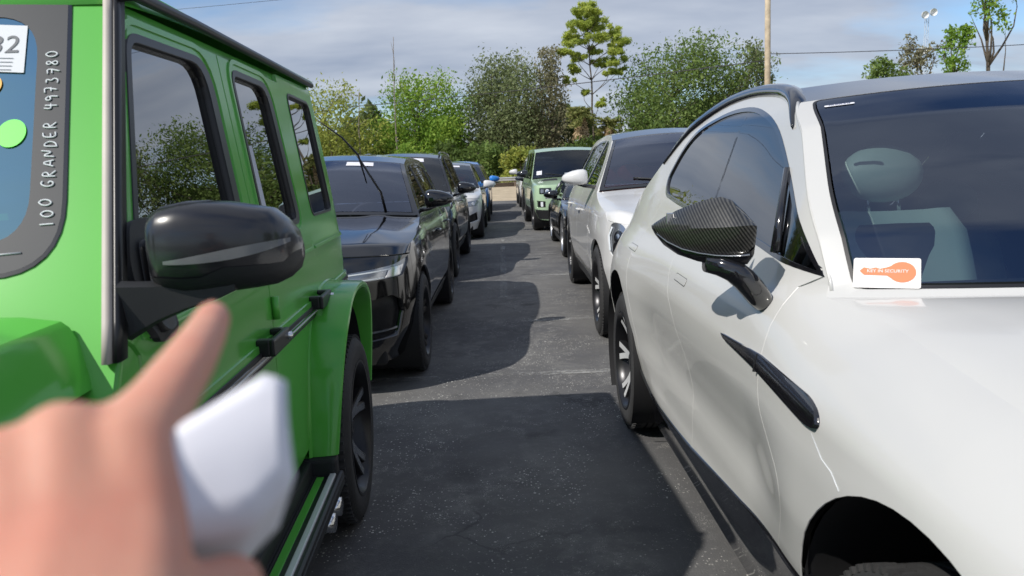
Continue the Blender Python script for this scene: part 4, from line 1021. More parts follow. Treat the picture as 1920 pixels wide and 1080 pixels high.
# --- right row: white SUV with side vents
gre_front = [dict(name='headlight', loop=rnd([(a+.095, b_+.06) for a, b_ in [(.74, .66), (.73, .80), (.84, .895), (.98, .90), (1.03, .80), (.96, .67), (.84, .63)]], .05), off=-.006, mat=lamp_grey, step=.03, subs=[dict(loop=circle(.955, .86, .045, 18), off=.004, mat=gloss_black), dict(loop=circle(.965, .78, .04, 18), off=.004, mat=gloss_black), dict(loop=circle(.955, .86, .022, 12), off=.008, mat=chrome), dict(loop=[(a+.095, b_+.06) for a, b_ in [(.95, .69), (.97, .69), (1.0, .80), (.965, .87), (.95, .86), (.98, .80)]], off=.004, mat=lamp_white)]),
   dict(name='grille', loop=rnd([(-.42, .42), (.42, .42), (.5, .62), (.36, .72), (-.36, .72), (-.5, .62)], .04), off=-.05, mat=gloss_black, mirror=False, subs=[dict(loop=[(x-.006, .45), (x+.006, .45), (x+.006, .70), (x-.006, .70)], off=-.01, mat=satin_black) for x in np.linspace(-.36, .36, 11)]),
   dict(name='side_intake', loop=rnd([(.66, .36), (.64, .46), (.96, .52), (1.02, .40)], .03), off=-.05, mat=satin_black)]
vents = [dict(name='fender_vent', loop=rnd([(.42+.11*i, .80+.012*i), (.48+.11*i, .80+.012*i), (.495+.11*i, .835+.012*i), (.435+.11*i, .835+.012*i)], .01), off=-.004, mat=gloss_black, rim=.01) for i in range(3)]
sp = suv(label='white SUV with black roof, oval headlight and three fender vents, behind the nearest white car', X=1.80, Y=6.6, th=-.0128, scale=1.065, step=.05, big=True, vis=-1, paint=P_white, roofm=P_black, ws_glass=G_wsb, seat=red_lt, wb=2.90,
    ins_side=[(0, .12), (.25, .09), (.42, .03), (.60, .0), (.86, .01), (1.0, .03), (1.12, .08), (1.2, .12), (1.66, .36), (1.8, .48)],
    A=[(.58, 1.15), (.86, 1.33), (1.16, 1.50), (1.42, 1.62)], hoodline=[(-.6, .97), (-.3, 1.03), (0, 1.065), (.35, 1.11), (.58, 1.15)], hood_front_z=.97, front_top=lambda t: .92+.05*np.clip(np.asarray(t, float)/1.16, 0, 1)**2,
    rail=[(1.42, 1.62), (1.75, 1.68), (2.2, 1.70), (2.8, 1.66), (3.25, 1.58)], D=[(3.25, 1.58), (3.5, 1.36), (3.68, 1.10)], front_feats=gre_front, side_feats=vents,
    windows=[(rnd([(.92, 1.19), (1.28, 1.45), (1.56, 1.60), (1.80, 1.63), (1.84, 1.18)], .03), 1), (rnd([(1.90, 1.18), (1.87, 1.63), (2.35, 1.63), (2.78, 1.58), (2.86, 1.19)], .03), 2), (rnd([(2.92, 1.20), (2.84, 1.57), (3.08, 1.53), (3.36, 1.33)], .03), None)],
    mirror=(.93, 1.27, .86, P_white, gloss_black, .98), rim=(rim_dark, alu, 5, 'split'), hood_extra=lambda s, v: np.clip(v*8, 0, 1)*(1-s**8)*.035*np.exp(-((abs(s)-.86)/.16)**2)*np.clip(1-v, 0, 1)-np.clip(v*8, 0, 1)*.018*np.exp(-((abs(s)-.55)/.12)**2)*np.clip(1-v, 0, 1))
q, s_, f_ = car_build(sp); handles(q, s_, f_['doors'], [(1, 1.66, .95), (2, 2.62, .97)], P_white)
# --- low black sports car
low = lambda l, k=.80, dz=0: [(a, .2+(b-.2)*k+dz) for a, b in l]
sp = suv(label='low black sports car with silver wheels between the white and the pale green SUV', X=1.87, Y=12.5, th=.0, step=.07, vis=-1, paint=P_black, wb=2.72, wheel_r=.345, track=.93, z_sill=.18, z_front_low=.14, z_rear_low=.3, hood_front_z=.70, sill=(.24, plastic),
    ins_side=[(0, .1), (.18, .08), (.35, .02), (.5, .0), (.68, .01), (.80, .04), (.90, .09), (.96, .12), (1.28, .32), (1.4, .45)], ins_front=[(0, .12), (.15, .06), (.3, 0), (.5, .02), (.65, .08), (.8, .18), (1.4, .5)],
    hoodline=[(-.6, .70), (-.3, .79), (0, .83), (.4, .86), (.66, .90)], A=[(.66, .90), (1.0, 1.06), (1.3, 1.18), (1.5, 1.235)], rail=[(1.5, 1.235), (1.8, 1.265), (2.2, 1.26), (2.6, 1.22)], D=[(2.6, 1.22), (3.1, 1.08), (3.5, .95)], front_top=lambda t: .66+.04*np.clip(np.asarray(t, float)/1.16, 0, 1)**2,
    windows=[(rnd([(.92, .92), (1.32, 1.15), (1.6, 1.21), (2.0, 1.225), (2.05, .93)], .02), 1), (rnd([(2.12, .93), (2.08, 1.22), (2.45, 1.19), (2.7, 1.02)], .02), None)],
    cuts=[[(.62, .1), (.60, .6), (.70, .88), (.8, .93), (1.46, 1.25), (1.46, 2.5)], [(2.06, .1), (2.08, .9), (2.05, 1.3), (2.05, 2.5)]], door_idx=(1, 9),
    front_feats=[dict(name='headlight', loop=rnd([(.66, .58), (.68, .66), (.98, .68), (1.02, .62)], .02), off=-.006, mat=lamp_grey), dict(name='lower_intake', loop=rnd([(-.5, .2), (.5, .2), (.6, .42), (-.6, .42)], .04), off=-.05, mat=satin_black, mirror=False)],
    mirror=(.95, .98, .86, P_black, gloss_black, 1.0), rim=(rim_silver, alu, 7, 'twin'), seat_u=1.7, seat_h=.42)
q, s_, f_ = car_build(sp)
# --- pale green boxy off-roader
dh = lambda l: l
def_front = [dict(name='headlight', loop=rnd([(.60, .86), (.60, 1.0), (.90, 1.0), (.90, .86)], .02), off=-.02, mat=gloss_black, subs=[dict(loop=circle(.70, .93, .042, 20), off=-.004, mat=lamp_white), dict(loop=circle(.70, .93, .026, 16), off=.0, mat=chrome), dict(loop=rnd([(.78, .89), (.86, .89), (.86, .97), (.78, .97)], .01), off=-.006, mat=lamp_grey)]),
    dict(name='grille', loop=rnd([(-.52, .80), (.52, .80), (.52, 1.0), (-.52, 1.0)], .02), off=-.03, mat=satin_black, mirror=False, subs=[dict(loop=l, off=-.012, mat=P_sage) for l in bars(-.5, .5, .87, .93, 2, .02)]),
    dict(name='side_intake', loop=rnd([(.74, .56), (.74, .70), (.98, .72), (1.0, .56)], .01), off=-.03, mat=satin_black, subs=[dict(loop=rnd([(.80, .58), (.86, .58), (.86, .69), (.80, .69)], .01), off=-.006, mat=lamp_white)]),
    dict(name='front_skid', loop=[(-1.08, .30), (1.08, .30), (1.08, .52), (.7, .50), (.5, .58), (-.5, .58), (-.7, .50), (-1.08, .52)], off=.012, mat=plastic, mirror=False, cut=False)]
sp = suv(label='pale sage green boxy off-roader facing the camera in the right row', cat='off-roader', X=1.67, Y=18.09, th=.0343, step=.06, vis=-1, paint=P_sage, wb=3.02, wheel_r=.40, track=.985, z_sill=.38, z_front_low=.30, z_rear_low=.4, hood_front_z=1.06, sill=(.48, plastic), arch_r=.47,
    outline=[(0, -.84), (.5, -.835), (.78, -.79), (.93, -.68), (.99, -.45), (1.0, 0), (.99, .6), (.98, 1.5), (.98, 2.6), (.99, 3.2), (.99, 3.6), (.93, 3.83), (.8, 3.88), (0, 3.9)],
    ins_side=[(0, .14), (.3, .10), (.48, .02), (.7, .0), (1.0, .01), (1.10, .035), (1.2, .07), (1.92, .22), (2.0, .28)], ins_front=[(0, .12), (.3, .05), (.55, .0), (.85, .0), (1.0, .02), (1.08, .05), (1.2, .1), (2, .3)], ins_rear=[(0, .1), (.4, 0), (2, .06)],
    tc=1.20, tr=5.5, hoodline=[(-.55, 1.06), (0, 1.10), (.5, 1.14), (.74, 1.17)], A=[(.74, 1.17), (.95, 1.48), (1.17, 1.82)], rail=[(1.17, 1.82), (1.6, 1.90), (2.6, 1.93), (3.7, 1.92)], D=[(3.7, 1.92), (3.82, 1.5), (3.86, 1.15)],
    front_top=lambda t: 1.06+0*np.asarray(t, float), front_feats=def_front, ring_trim=[dict(w=.07, mat=plastic, off=.01)], bulge_b=.10, bulge_t=.05, crown=.04,
    windows=[(rnd([(.92, 1.20), (1.28, 1.80), (1.92, 1.82), (1.94, 1.20)], .03), 1), (rnd([(2.02, 1.20), (2.02, 1.83), (2.88, 1.83), (2.90, 1.20)], .03), 2), (rnd([(2.98, 1.22), (2.98, 1.83), (3.62, 1.82), (3.66, 1.24)], .03), None)],
    cuts=[[(.66, .2), (.66, 1.0), (.72, 1.15), (1.13, 1.83), (1.13, 2.5)], [(1.98, .2), (1.98, 2.5)], [(2.55, .2), (2.60, .75), (2.95, .98), (2.95, 2.5)]],
    hood_feats=[dict(name='bonnet_pad', loop=rnd([(-.62, .55), (-.30, .55), (-.30, .9), (-.56, .9)], .03), off=.006, mat=plastic), dict(name='bonnet_pad', loop=rnd([(.62, .55), (.30, .55), (.30, .9), (.56, .9)], .03), off=.006, mat=plastic)],
    stickers=[(-.88, -.74, .12, .25, sticker)], mirror=(.98, 1.30, .93, gloss_black, plastic, 1.2), rim=(rim_dark, None, 6, 'one'), seat_u=1.8, ws_glass=glass('clear_windscreen', (.40, .46, .45), 1.55, base=.05))
q, s_, f_ = car_build(sp); handles(q, s_, f_['doors'], [(1, 1.72, 1.05), (2, 2.72, 1.05)], plastic)
# --- two more behind it
sp = suv(label='dark grey SUV right behind the pale green off-roader', X=1.64, Y=23.6, th=.01, step=.09, vis=-1, paint=P_graph, front_feats=bm_front, mirror=(.95, 1.12, .90, P_graph, gloss_black, 1.1), rim=(rim_dark, None, 5, 'twin'))
q, s_, f_ = car_build(sp)
sp = suv(label='white SUV with white mirrors, farthest of the right row by the verge', X=1.56, Y=28.8, th=.01, step=.09, vis=-1, paint=P_white, front_feats=velar_front, mirror=(.95, 1.30, .90, P_white, gloss_black, 1.3),
    A=[(.62, 1.13), (.88, 1.36), (1.12, 1.60), (1.32, 1.74)], hoodline=[(-.6, .93), (-.3, 1.0), (0, 1.04), (.4, 1.09), (.62, 1.13)], hood_front_z=.93, front_top=lambda t: .955-.03*np.clip(np.asarray(t, float)/1.16, 0, 1)**2,
    rail=[(1.32, 1.74), (1.6, 1.80), (2.2, 1.84), (2.9, 1.84), (3.5, 1.80)], D=[(3.5, 1.80), (3.66, 1.5), (3.76, 1.18)],
    windows=[(rnd([(.84, 1.16), (1.18, 1.54), (1.42, 1.74), (1.80, 1.76), (1.84, 1.16)], .03), 1), (rnd([(1.90, 1.16), (1.87, 1.76), (2.78, 1.76), (2.84, 1.18)], .03), 2), (rnd([(2.92, 1.18), (2.86, 1.76), (3.38, 1.72), (3.50, 1.24)], .03), None)])
q, s_, f_ = car_build(sp)
# ------------------------------------------------------------------ the green off-roader (near left)
def green_paint():
    m = mat('satin_green_wrap', (.095, .42, .055), .42, spec=.12, coat=.85, coat_r=.13, var=(1.2, .05)); return m
GP = green_paint()
strip_m = mat('beige_pillar_seal', (.52, .47, .42), .6, var=(6, .12))
def build_g():
    root = thing('off_roader', 'bright green boxy off-roader nearest on the left, with black mirror and marked windscreen', 'off-roader', (-1.4830, .2662, 0), .04673, None)
    sh = Shell([(0, -.80), (.60, -.80), (.80, -.77), (.852, -.68), (.855, 0), (.855, 1.5), (.855, 3.3), (.85, 3.48), (.80, 3.53), (.6, 3.54), (0, 3.54)],
        [(0, .10), (.40, .05), (.47, .005), (.9, .0), (1.08, .0), (1.185, .004), (1.20, .0), (1.215, .010), (1.88, .100), (2.0, .14)], [(0, .05), (2, .05)], [(0, 0), (1.2, 0), (1.9, .06)], 1.3, sig=.006)
    AL = [(.955, 1.13), (1.375, 1.865)]
    full = [(-.66, .47), (-.66, 1.03), (.90, 1.045), (.93, 1.09), (.955, 1.13), (1.375, 1.865), (3.42, 1.885), (3.49, 1.2), (3.50, .47)]
    W1 = rnd([(1.165, 1.33), (1.385, 1.79), (1.89, 1.80), (1.885, 1.33)], [.05, .05, .09, .05]); W2 = rnd([(2.11, 1.325), (2.12, 1.805), (2.55, 1.805), (2.60, 1.325)], [.05, .05, .08, .05]); W3 = rnd([(2.87, 1.325), (2.87, 1.815), (3.30, 1.81), (3.33, 1.325)], .05)
    arches = [rnd([(-.52, .40), (-.47, .72), (-.30, .90), (.30, .90), (.47, .72), (.52, .40)], .12), rnd([(2.40, .40), (2.44, .72), (2.60, .90), (3.20, .90), (3.38, .72), (3.42, .40)], .12)]
    c0 = [(1.075, .3), (1.075, 1.17), (1.02, 1.22), (1.40, 1.845), (1.40, 2.6)]
    c1 = [(2.0, .3), (2.005, 2.6)]; c2 = [(2.47, .3), (2.47, .62), (2.53, .80), (2.74, .96), (2.745, 2.6)]
    body = MB(); doors = {}
    strips = [[(-9, -1), (-9, 3)]+c0[::-1], c0+c1[::-1], c1+c2[::-1], c2+[(9, 3), (9, -1)]]
    frontd = [(1.0, .52), (1.0, 2)]
    for side in (1, -1):
        stp = .035 if side > 0 else .1
        for i, sl in enumerate(strips):
            if i in (1, 2):
                d = MB(); inner = offs(sl, .010)
                door_lim = [(.9, .50), (1.02, 1.22), (1.41, 1.845), (9, 1.86), (9, .50)]
                region(d, sh.S(side, .004), [sl, full, door_lim], arches+[W1, W2, W3], stp, GP, .02, shrink=.0045)
                doors[(i, side)] = d.build('front_door' if i == 1 else 'rear_door', root)
            else: region(body, sh.S(side), [sl, full], arches+[W1, W2, W3], stp, GP, .02, shrink=.002)
        region(body, sh.S(side, -.014), [full], arches+[W1, W2, W3], .15, GP, 0)
        for wl, di, fw in ((W1, 1, .030), (W2, 2, .030), (W3, 3, .012)):
            par = doors.get((di, side), root); g = MB(); region(g, sh.S(side, -.012), [wl], [], .05, G_gside, 0, shrink=-.01); g.build('window', par)
            q = MB(); hole = {1: rnd([(1.172, 1.336), (1.390, 1.785), (1.855, 1.795), (1.850, 1.336)], [.05, .04, .09, .04]), 2: rnd([(2.114, 1.33), (2.125, 1.80), (2.515, 1.80), (2.560, 1.33)], [.04, .04, .08, .04]), 3: offs(wl, .004)}[di]; region(q, sh.S(side, .007 if fw > .02 else .003), [offs(wl, -.014 if fw > .02 else -.006)], [hole], stp, satin_black, .02); q.build('window_seal', par)
            if fw > .02:   # pressed frame line round each pane
                q = MB(); region(q, sh.S(side, .009), [offs(wl, -.046)], [offs(wl, -.032)], stp, GP, .010); q.build('window_frame', par)
        # protective strip with bright insert, shoulder crease
        for (a, b_) in ((-.6, .98), (1.09, 1.985), (2.015, 2.72), (2.76, 3.49)):
            par = doors.get(({1.09: 1, 2.015: 2}.get(a, 0), side), root)
            q = MB(); region(q, sh.S(side, .018), [[(a, .955), (b_, .955), (b_, .998), (a, .998)]], [], .06, plastic, .022)
            region(q, sh.S(side, .0205), [[(a+.004, .966), (b_-.004, .966), (b_-.004, .986), (a+.004, .986)]], [], .08, chrome if False else gloss_black, .004)
            region(q, sh.S(side, .0225), [[(a+.004, .973), (b_-.004, .973), (b_-.004, .977), (a+.004, .977)]], [], .08, alu, .003)
            q.build('protection_strip', par)
            q = MB(); region(q, sh.S(side, .012), [[(a, .998), (b_, .998), (b_, 1.018), (a, 1.018)]], [], .06, GP, .014); q.build('strip_ledge', par)
            if a > 0: q = MB(); region(q, sh.S(side, .006), [[(a, 1.198), (b_, 1.198), (b_, 1.21), (a, 1.21)]], [], .08, GP, .01); q.build('shoulder_ledge', par)
        # handles: fixed grip on two stand-offs with a push button
        for di, u in ((1, 1.90), (2, 2.64)):
            par = doors[(di, side)]; q = MB(); y0 = u; x = .855
            xs_ = lambda a, b_: (min(side*a, side*b_), max(side*a, side*b_))
            q.box(*xs_(x, x+.045), y0-.10, y0-.065, .985, 1.035, satin_black, .008); q.box(*xs_(x, x+.045), y0+.055, y0+.09, .985, 1.035, satin_black, .008)
            q.box(*xs_(x+.038, x+.056), y0-.10, y0+.09, .985, 1.035, satin_black, .007)
            q.lathe([(0, .012), (.011, .010), (.012, 0)], chrome, 16, Matrix.Translation((side*(x+.056), y0+.075, 1.01)) @ Matrix.Rotation(0 if side > 0 else PI, 4, 'Z'))
            q.build('handle', par)
        # visible hinges on the door leading edges
        for u, z in ((1.075, 1.09), (1.075, .66), (2.0, 1.09), (2.0, .66)):
            q = MB(); xx = side*.868
            q.tube([(xx, u+.012, z-.035), (xx, u+.012, z+.035)], .012, GP, 10); q.box(min(side*.85, side*.866), max(side*.85, side*.866), u+.01, u+.06, z-.03, z+.03, GP, .004); q.build('hinge', root)
        # arch flares: wide bolted-on extensions
        for cu in (0, 2.89):
            s_ = [(-.47, .47), (-.44, .62), (-.385, .76), (-.30, .87), (-.18, .945), (0, .965), (.20, .945), (.32, .87), (.40, .76), (.45, .62), (.48, .47)]
            o_ = [(-.50-.03, .47), (-.49, .66), (-.44, .83), (-.35, .955), (-.20, 1.03), (0, 1.05), (.22, 1.03), (.37, .955), (.46, .83), (.51, .66), (.53, .47)]
            s_ = chaikin(s_, 2); o_ = chaikin(o_, 2); rings = []
            for (ui, zi), (uo, zo) in zip(s_, o_):
                t = max(0, min(1, (zo-.47)/.5)); wo = .955+.045*t
                mu, mz = ui*.45+uo*.55, zi*.45+zo*.55
                K = lambda k_: (uo*k_, .47+(zo-.47)*k_-(0 if zo > .48 else 0))
                P = [(.853, *K(1.005)), (.862, *K(.995)), (.864, *K(.988)), (.872, *K(.988)), (.92, *K(.982)), (wo-.014, *K(.975)), (wo-.003, *K(.965)), (wo, *K(.945)), (wo-.004, *K(.925)), (wo-.02, *K(.915)), (.60, *K(.915))]
                rings.append([Vector((side*a, cu+b_, c)) for a, b_, c in P])
            q = MB(); q.loft(rings, GP, cap=True, closed=False); 
            li = MB(); li.loft([[Vector((side*a, cu+ui*.95, zi-.03)) for a in (.93, .6)] for ui, zi in s_], dark_in, cap=False, closed=False); li.loft([[Vector((side*.6, cu+ui, zi)), Vector((side*.6, cu+ui*.2, .3))] for ui, zi in s_], dark_in, cap=False, closed=False)
            fo = q.build('wheel_arch_flare', root, sharp=28); li.build('wheel_arch_liner', fo)
            q = MB()  # dark trim between flare foot and running board
            q.box(min(side*.80, side*.95), max(side*.80, side*.95), cu-.545 if cu else .47, cu-.475 if cu else .54, .38, .468, plastic, .015); q.build('flare_foot', fo)
        # running board
        q = MB(); xs_ = lambda a, b_: (min(side*a, side*b_), max(side*a, side*b_))
        q.box(*xs_(.80, .862), .60, 2.36, .37, .46, plastic, .01); q.box(*xs_(.845, .968), .58, 2.40, .355, .405, satin_black, .012)
        for k, a in enumerate((.862, .872)): q.box(*xs_(a, a+.004), .62, 2.34, .404, .410, plastic, .001)
        q.box(*xs_(.880, .906), .62, 2.33, .402, .408, GP, .002); q.box(*xs_(.924, .946), .60, 2.37, .402, .413, alu, .004)  # green strip paints the body's reflection on the board; alloy tread beside it
        q.box(*xs_(.955, .972), .60, 2.38, .362, .392, plastic, .004); q.build('running_board', root)
        q = MB()
        for k in (0, 1): q.tube([(side*.70, 2.16+.13*k, .30), (side*.93, 2.18+.13*k, .30), (side*.965, 2.18+.13*k, .30)], .040, chrome, 16, flat=.8)
        q.build('exhaust_tips', root)
    # windscreen frame: slanted plane through the pillars
    du_, z0_ = .59, 1.18
    def WSm(off=0.0): return lambda a, b_: np.stack([a, .98+(b_-z0_)*du_-.012*np.cos(a/.8*1.4)-off*.86, b_+off*.5], -1)
    oz = lambda z: .855-(z-1.2)*.1/.68
    fr = [(-.856, 1.12), (.856, 1.12), (oz(1.20), 1.20), (oz(1.97), 1.97), (-oz(1.97), 1.97), (-oz(1.20), 1.20)]
    gl = rnd([(-.742, 1.33), (.742, 1.33), (.657, 1.932), (-.657, 1.932)], [.13, .13, .06, .06], 8); gl[0]
    region(body, WSm(), [fr], [gl], .04, GP, .03)
    g = MB(); region(g, WSm(.0015), [offs(gl, .002)], [], .05, G_gws, 0, shrink=.0); w0 = g.build('windscreen', root)
    q = MB(); region(q, WSm(.0032), [offs(gl, .003)], [rnd([(-.672, 1.385), (.672, 1.385), (.612, 1.83), (-.612, 1.83)], .09, 8)], .04, mat('ceramic_frit', (.034, .038, .046), .5, spec=.25), 0); q.build('windscreen_border', w0)
    q = MB(); region(q, WSm(.003), [offs(gl, -.004)], [offs(gl, .006)], .04, gloss_black, .01); q.build('windscreen_seal', w0)
    # papers, dots and grease-pencil writing on the glass
    def on_ws(w_, z_, off=.0042): return Vector(WSm(off)(np.array([w_]), np.array([z_]))[0])
    def flat(loop, m, off, name, par=w0):
        b_ = MB(); region(b_, WSm(off), [loop], [], .03, m, .0004); return b_.build(name, par)
    flat([(.40, 1.722), (.605, 1.708), (.594, 1.808), (.385, 1.822)], mat('lot_tag_paper', (.60, .62, .66), .6), .0045, 'lot_tag')
    flat(circle(.605, 1.587, .027, 28), mat('green_dot', (.10, .85, .05), .5), .0045, 'green_dot'); flat(circle(.548, 1.684, .020, 28), mat('orange_dot', (.85, .38, .01), .5), .0045, 'orange_dot')
    ink = mat('print_ink', (.10, .11, .13), .6)
    txt_on(w0, 'lot_number', '32', on_ws(.558, 1.766, .0056), (WSm()(np.array([.55]), np.array([1.7]))[0]-WSm()(np.array([.54]), np.array([1.7]))[0]), on_ws(.55, 1.8)-on_ws(.55, 1.7), .044, ink)
    b_ = MB()
    for k in range(4): a = on_ws(.41+.004*k, 1.745-.008*k, .0056); c = on_ws(.58, 1.738-.008*k, .0056); b_.tube([a, c], .0006, mat('faint_print', (.42, .43, .46), .6), 4)
    b_.build('small_print', w0)
    chalk = mat('white_wax_pencil', (.70, .73, .76), .8)
    hand_text(w0, '100 GRANDER 4973780', on_ws(.712, 1.408), on_ws(.666, 1.755), on_ws(.60, 1.5)-on_ws(.66, 1.5), .024, chalk)
    b_ = MB(); b_.tube([on_ws(.60, 1.365), on_ws(.665, 1.368)], .002, mat('scale_mark', (.45, .47, .5), .5), 6); b_.build('glass_mark', w0)
    # pillar seal strip, gutter, roof
    ql = MB(); q = MB()
    for (dw, wd, m_, dy) in ((.0, .017, strip_m, -.010), (.014, .013, satin_black, -.002)):
        rings = []
        for z in np.linspace(1.185, 1.90, 12):
            x = oz(max(z, 1.13))-.012+dw; y = .98+(z-z0_)*du_+dy
            rings.append([Vector((x-wd*.5, y-.004, z)), Vector((x-wd*.3, y-.014, z)), Vector((x+wd*.3, y-.015, z)), Vector((x+wd*.55, y-.006, z)), Vector((x+wd*.5, y+.022, z)), Vector((x-wd*.5, y+.02, z))])
        q.loft(rings, m_)
        ql.loft([[Vector((-p.x, p.y, p.z)) for p in r_] for r_ in rings], m_)
    q.build('pillar_seal', root); ql.build('pillar_seal', root)
    for s_ in (1, -1):
        q = MB()
        q.tube([(s_*.762, 1.37, 1.868), (s_*.772, 1.44, 1.887), (s_*.775, 1.8, 1.893), (s_*.772, 2.6, 1.899), (s_*.765, 3.40, 1.903), (s_*.762, 3.43, 1.903)], [.010, .013, .013, .013, .013, .010], satin_black, 10)
        q.tube([(s_*.762, 1.40, 1.905), (s_*.762, 3.42, 1.918)], .006, GP, 8)
        q.build('roof_gutter', root)
    rf_ = MB(); rings = []
    for t in np.linspace(0, 1, 16):
        u = 1.37+2.06*t; dz = .012*t-.03*(1-t)**6; ring = []
        for w_, z in ((-.765, 1.885), (-.74, 1.925), (-.69, 1.945), (-.5, 1.958), (0, 1.965), (.5, 1.958), (.69, 1.945), (.74, 1.925), (.765, 1.885)): ring.append(Vector((w_, u, z+dz)))
        rings.append(ring)
    rf_.loft(rings, GP, cap=True, closed=False); rf_.build('roof', root)
    # bonnet with chamfered flank
    h_ = MB(); rings = []
    for u, k, dz in ((-.74, .84, -.075), (-.70, .87, -.055), (-.4, .92, -.03), (0, .95, -.02), (.5, .98, -.008), (1.0, 1.0, 0)):
        rings.append([Vector((w_*k, u, z+dz)) for w_, z in ((-.822, 1.145), (-.817, 1.16), (-.775, 1.245), (-.762, 1.256), (-.70, 1.266), (-.66, 1.268), (-.5, 1.262), (0, 1.272), (.5, 1.262), (.66, 1.268), (.70, 1.266), (.762, 1.256), (.775, 1.245), (.817, 1.16), (.822, 1.145))])
    h_.loft(rings, GP, cap=True, closed=False); h_.build('bonnet', root, sharp=25)
    # cowl panel from bonnet to frame
    # fender tops, front, rear, floor
    for s_ in (1, -1):
        rings = []
        for u, k, dz in ((-.70, .87, -.075), (-.4, .92, -.05), (0, .95, -.03), (.5, .98, -.012), (.96, 1.0, 0)):
            rings.append([Vector((s_*w_, u, z+dz)) for w_, z in ((.806*k-.02, 1.10), (.818*k, 1.128), (.824*k, 1.128), (.840, 1.09), (.851, 1.04), (.855, 1.00))])
        body.loft(rings, GP, cap=False, closed=False)
        body.tube([(s_*.70, -.42, 1.13), (s_*.74, -.42, 1.15)], .001, GP, 6)
    body.loft([[Vector((w_, -.70, 1.07)) for w_ in (-.80, 0, .80)], [Vector((w_, -.80, 1.0)) for w_ in (-.80, 0, .80)], [Vector((w_, -.80, .5)) for w_ in (-.80, 0, .80)]], GP, cap=False, closed=False, smooth=False)
    body.loft([[Vector((w_, 3.42-.02*abs(w_), 1.9)) for w_ in (-.74, 0, .74)], [Vector((w_, 3.52, 1.2)) for w_ in (-.82, 0, .82)], [Vector((w_, 3.53, .5)) for w_ in (-.82, 0, .82)]], GP, cap=False, closed=False, smooth=False)
    body.box(-.80, .80, -.7, 3.45, .36, .47, dark_in); body.box(-.58, .58, -.7, .9, .47, 1.1, dark_in)
    body.build('body', root)
    b_ = MB(); b_.box(-.88, .88, -.92, -.74, .46, .72, GP, .05); b_.box(-.5, .5, -.93, -.90, .50, .68, satin_black, .01); b_.build('front_bumper', root)
    b_ = MB(); b_.box(-.50, .50, -.815, -.79, .76, 1.02, satin_black, .02)
    for k in range(9): b_.box(-.44+.1*k, -.42+.1*k, -.83, -.80, .78, 1.0, chrome, .004)
    b_.build('grille', root)
    for s_ in (-1, 1):
        b_ = MB(); b_.lathe([(0, .03), (.07, .025), (.10, .01), (.105, 0)], lamp_grey, 28, Matrix.Translation((s_*.66, -.80, .88)) @ Matrix.Rotation(-PI/2, 4, 'Z')); b_.build('headlight', root)
        b_ = MB(); b_.box(s_*.72-.06, s_*.72+.06, -.40, -.18, 1.10, 1.15, mat('amber_lens', (.7, .25, .02), .2), .015); b_.build('turn_signal', root)
    b_ = MB(); b_.box(-.86, .86, 3.5, 3.62, .44, .70, GP, .04); b_.build('rear_bumper', root)
    b_ = MB(); b_.lathe([(.05, .1), (.36, .1), (.385, .07), (.385, -.07), (.05, -.08)], GP, 40, Matrix.Translation((0, 3.66, 1.05)) @ Matrix.Rotation(PI/2, 4, 'Z')); b_.build('spare_wheel_cover', root)
    # cabin
    b_ = MB(); b_.box(-.76, .76, 1.08, 1.5, .9, 1.24, dark_in, .05); b_.box(-.76, .76, 1.0, 3.4, .47, .55, dark_in); b_.box(-.76, .76, 3.0, 3.4, .5, 1.2, dark_in); b_.build('dashboard', root)
    for u, xs2 in ((1.95, (.40, -.40)), (2.75, (.42, 0, -.42))):
        for x in xs2:
            b_ = MB(); seat_mesh(b_, x, u, .80, seat_mat, .24, .56); b_.build('seat', root)
    b_ = MB(); c_ = Vector((.40, 1.50, 1.20)); b_.tube([c_+Vector((.18*math.cos(a), .06*math.sin(a), .17*math.sin(a))) for a in np.linspace(0, 2*PI, 25)], .013, plastic, 8, cap=False); b_.build('steering_wheel', root)
    b_ = MB(); b_.box(-.12, .12, 1.40, 1.43, 1.74, 1.81, satin_black, .015); b_.tube([(0, 1.41, 1.8), (0, 1.40, 1.85)], .012, satin_black, 6); b_.build('rear_view_mirror', root)
    # paper hanging inside the rear door glass
    b_ = MB(); region(b_, sh.S(1, -.0108), [[(2.13, 1.35), (2.235, 1.35), (2.225, 1.59), (2.145, 1.585)]], [], .05, mat('glass_label', (.50, .52, .58), .6), 0); b_.build('window_paper', doors[(2, 1)])
    rimg = mat('g_dark_rim', (.02, .02, .022), .3, metal=.5)
    for s_ in (1, -1):
        for cu in (0, 2.89):
            make_wheel(root, (s_*(.972-.15), cu, .40), s_, .40, .30, rimg, alu if False else lamp_grey, 5, 'split', cal=mat('silver_caliper', (.6, .6, .62), .3, metal=.5))
    # ---- door mirrors
    for s_ in (1, -1):
        N_ = 28; rings = []
        #      w,    uc,   zc,   ru,   rz
        tab = [(.890, 1.105, 1.366, .035, .045), (.900, 1.105, 1.366, .060, .066), (.92, 1.108, 1.364, .072, .080), (.955, 1.113, 1.364, .078, .0860), (.99, 1.12, 1.364, .080, .086), (1.03, 1.13, 1.362, .080, .084), (1.07, 1.142, 1.359, .078, .078), (1.10, 1.155, 1.357, .072, .073), (1.122, 1.17, 1.351, .058, .057), (1.136, 1.185, 1.346, .040, .038), (1.142, 1.195, 1.343, .015, .014)]
        for w_, uc, zc, ru, rz in tab:
            ring = []
            for k in range(N_):
                a = 2*PI*k/N_; ca, sa = math.cos(a), math.sin(a); e = 3.0
                y = uc-ru*math.copysign(abs(ca)**(2/e), ca)*(1.0 if ca > 0 else .75); z = zc+rz*math.copysign(abs(sa)**(2/e), sa)*(1 if sa > 0 else .95)
                ring.append(Vector((s_*w_, y, z)))
            rings.append(ring)
        q = MB(); q.loft(rings, G_mirror_cap); cap = q.build('door_mirror', root, recalc=True)
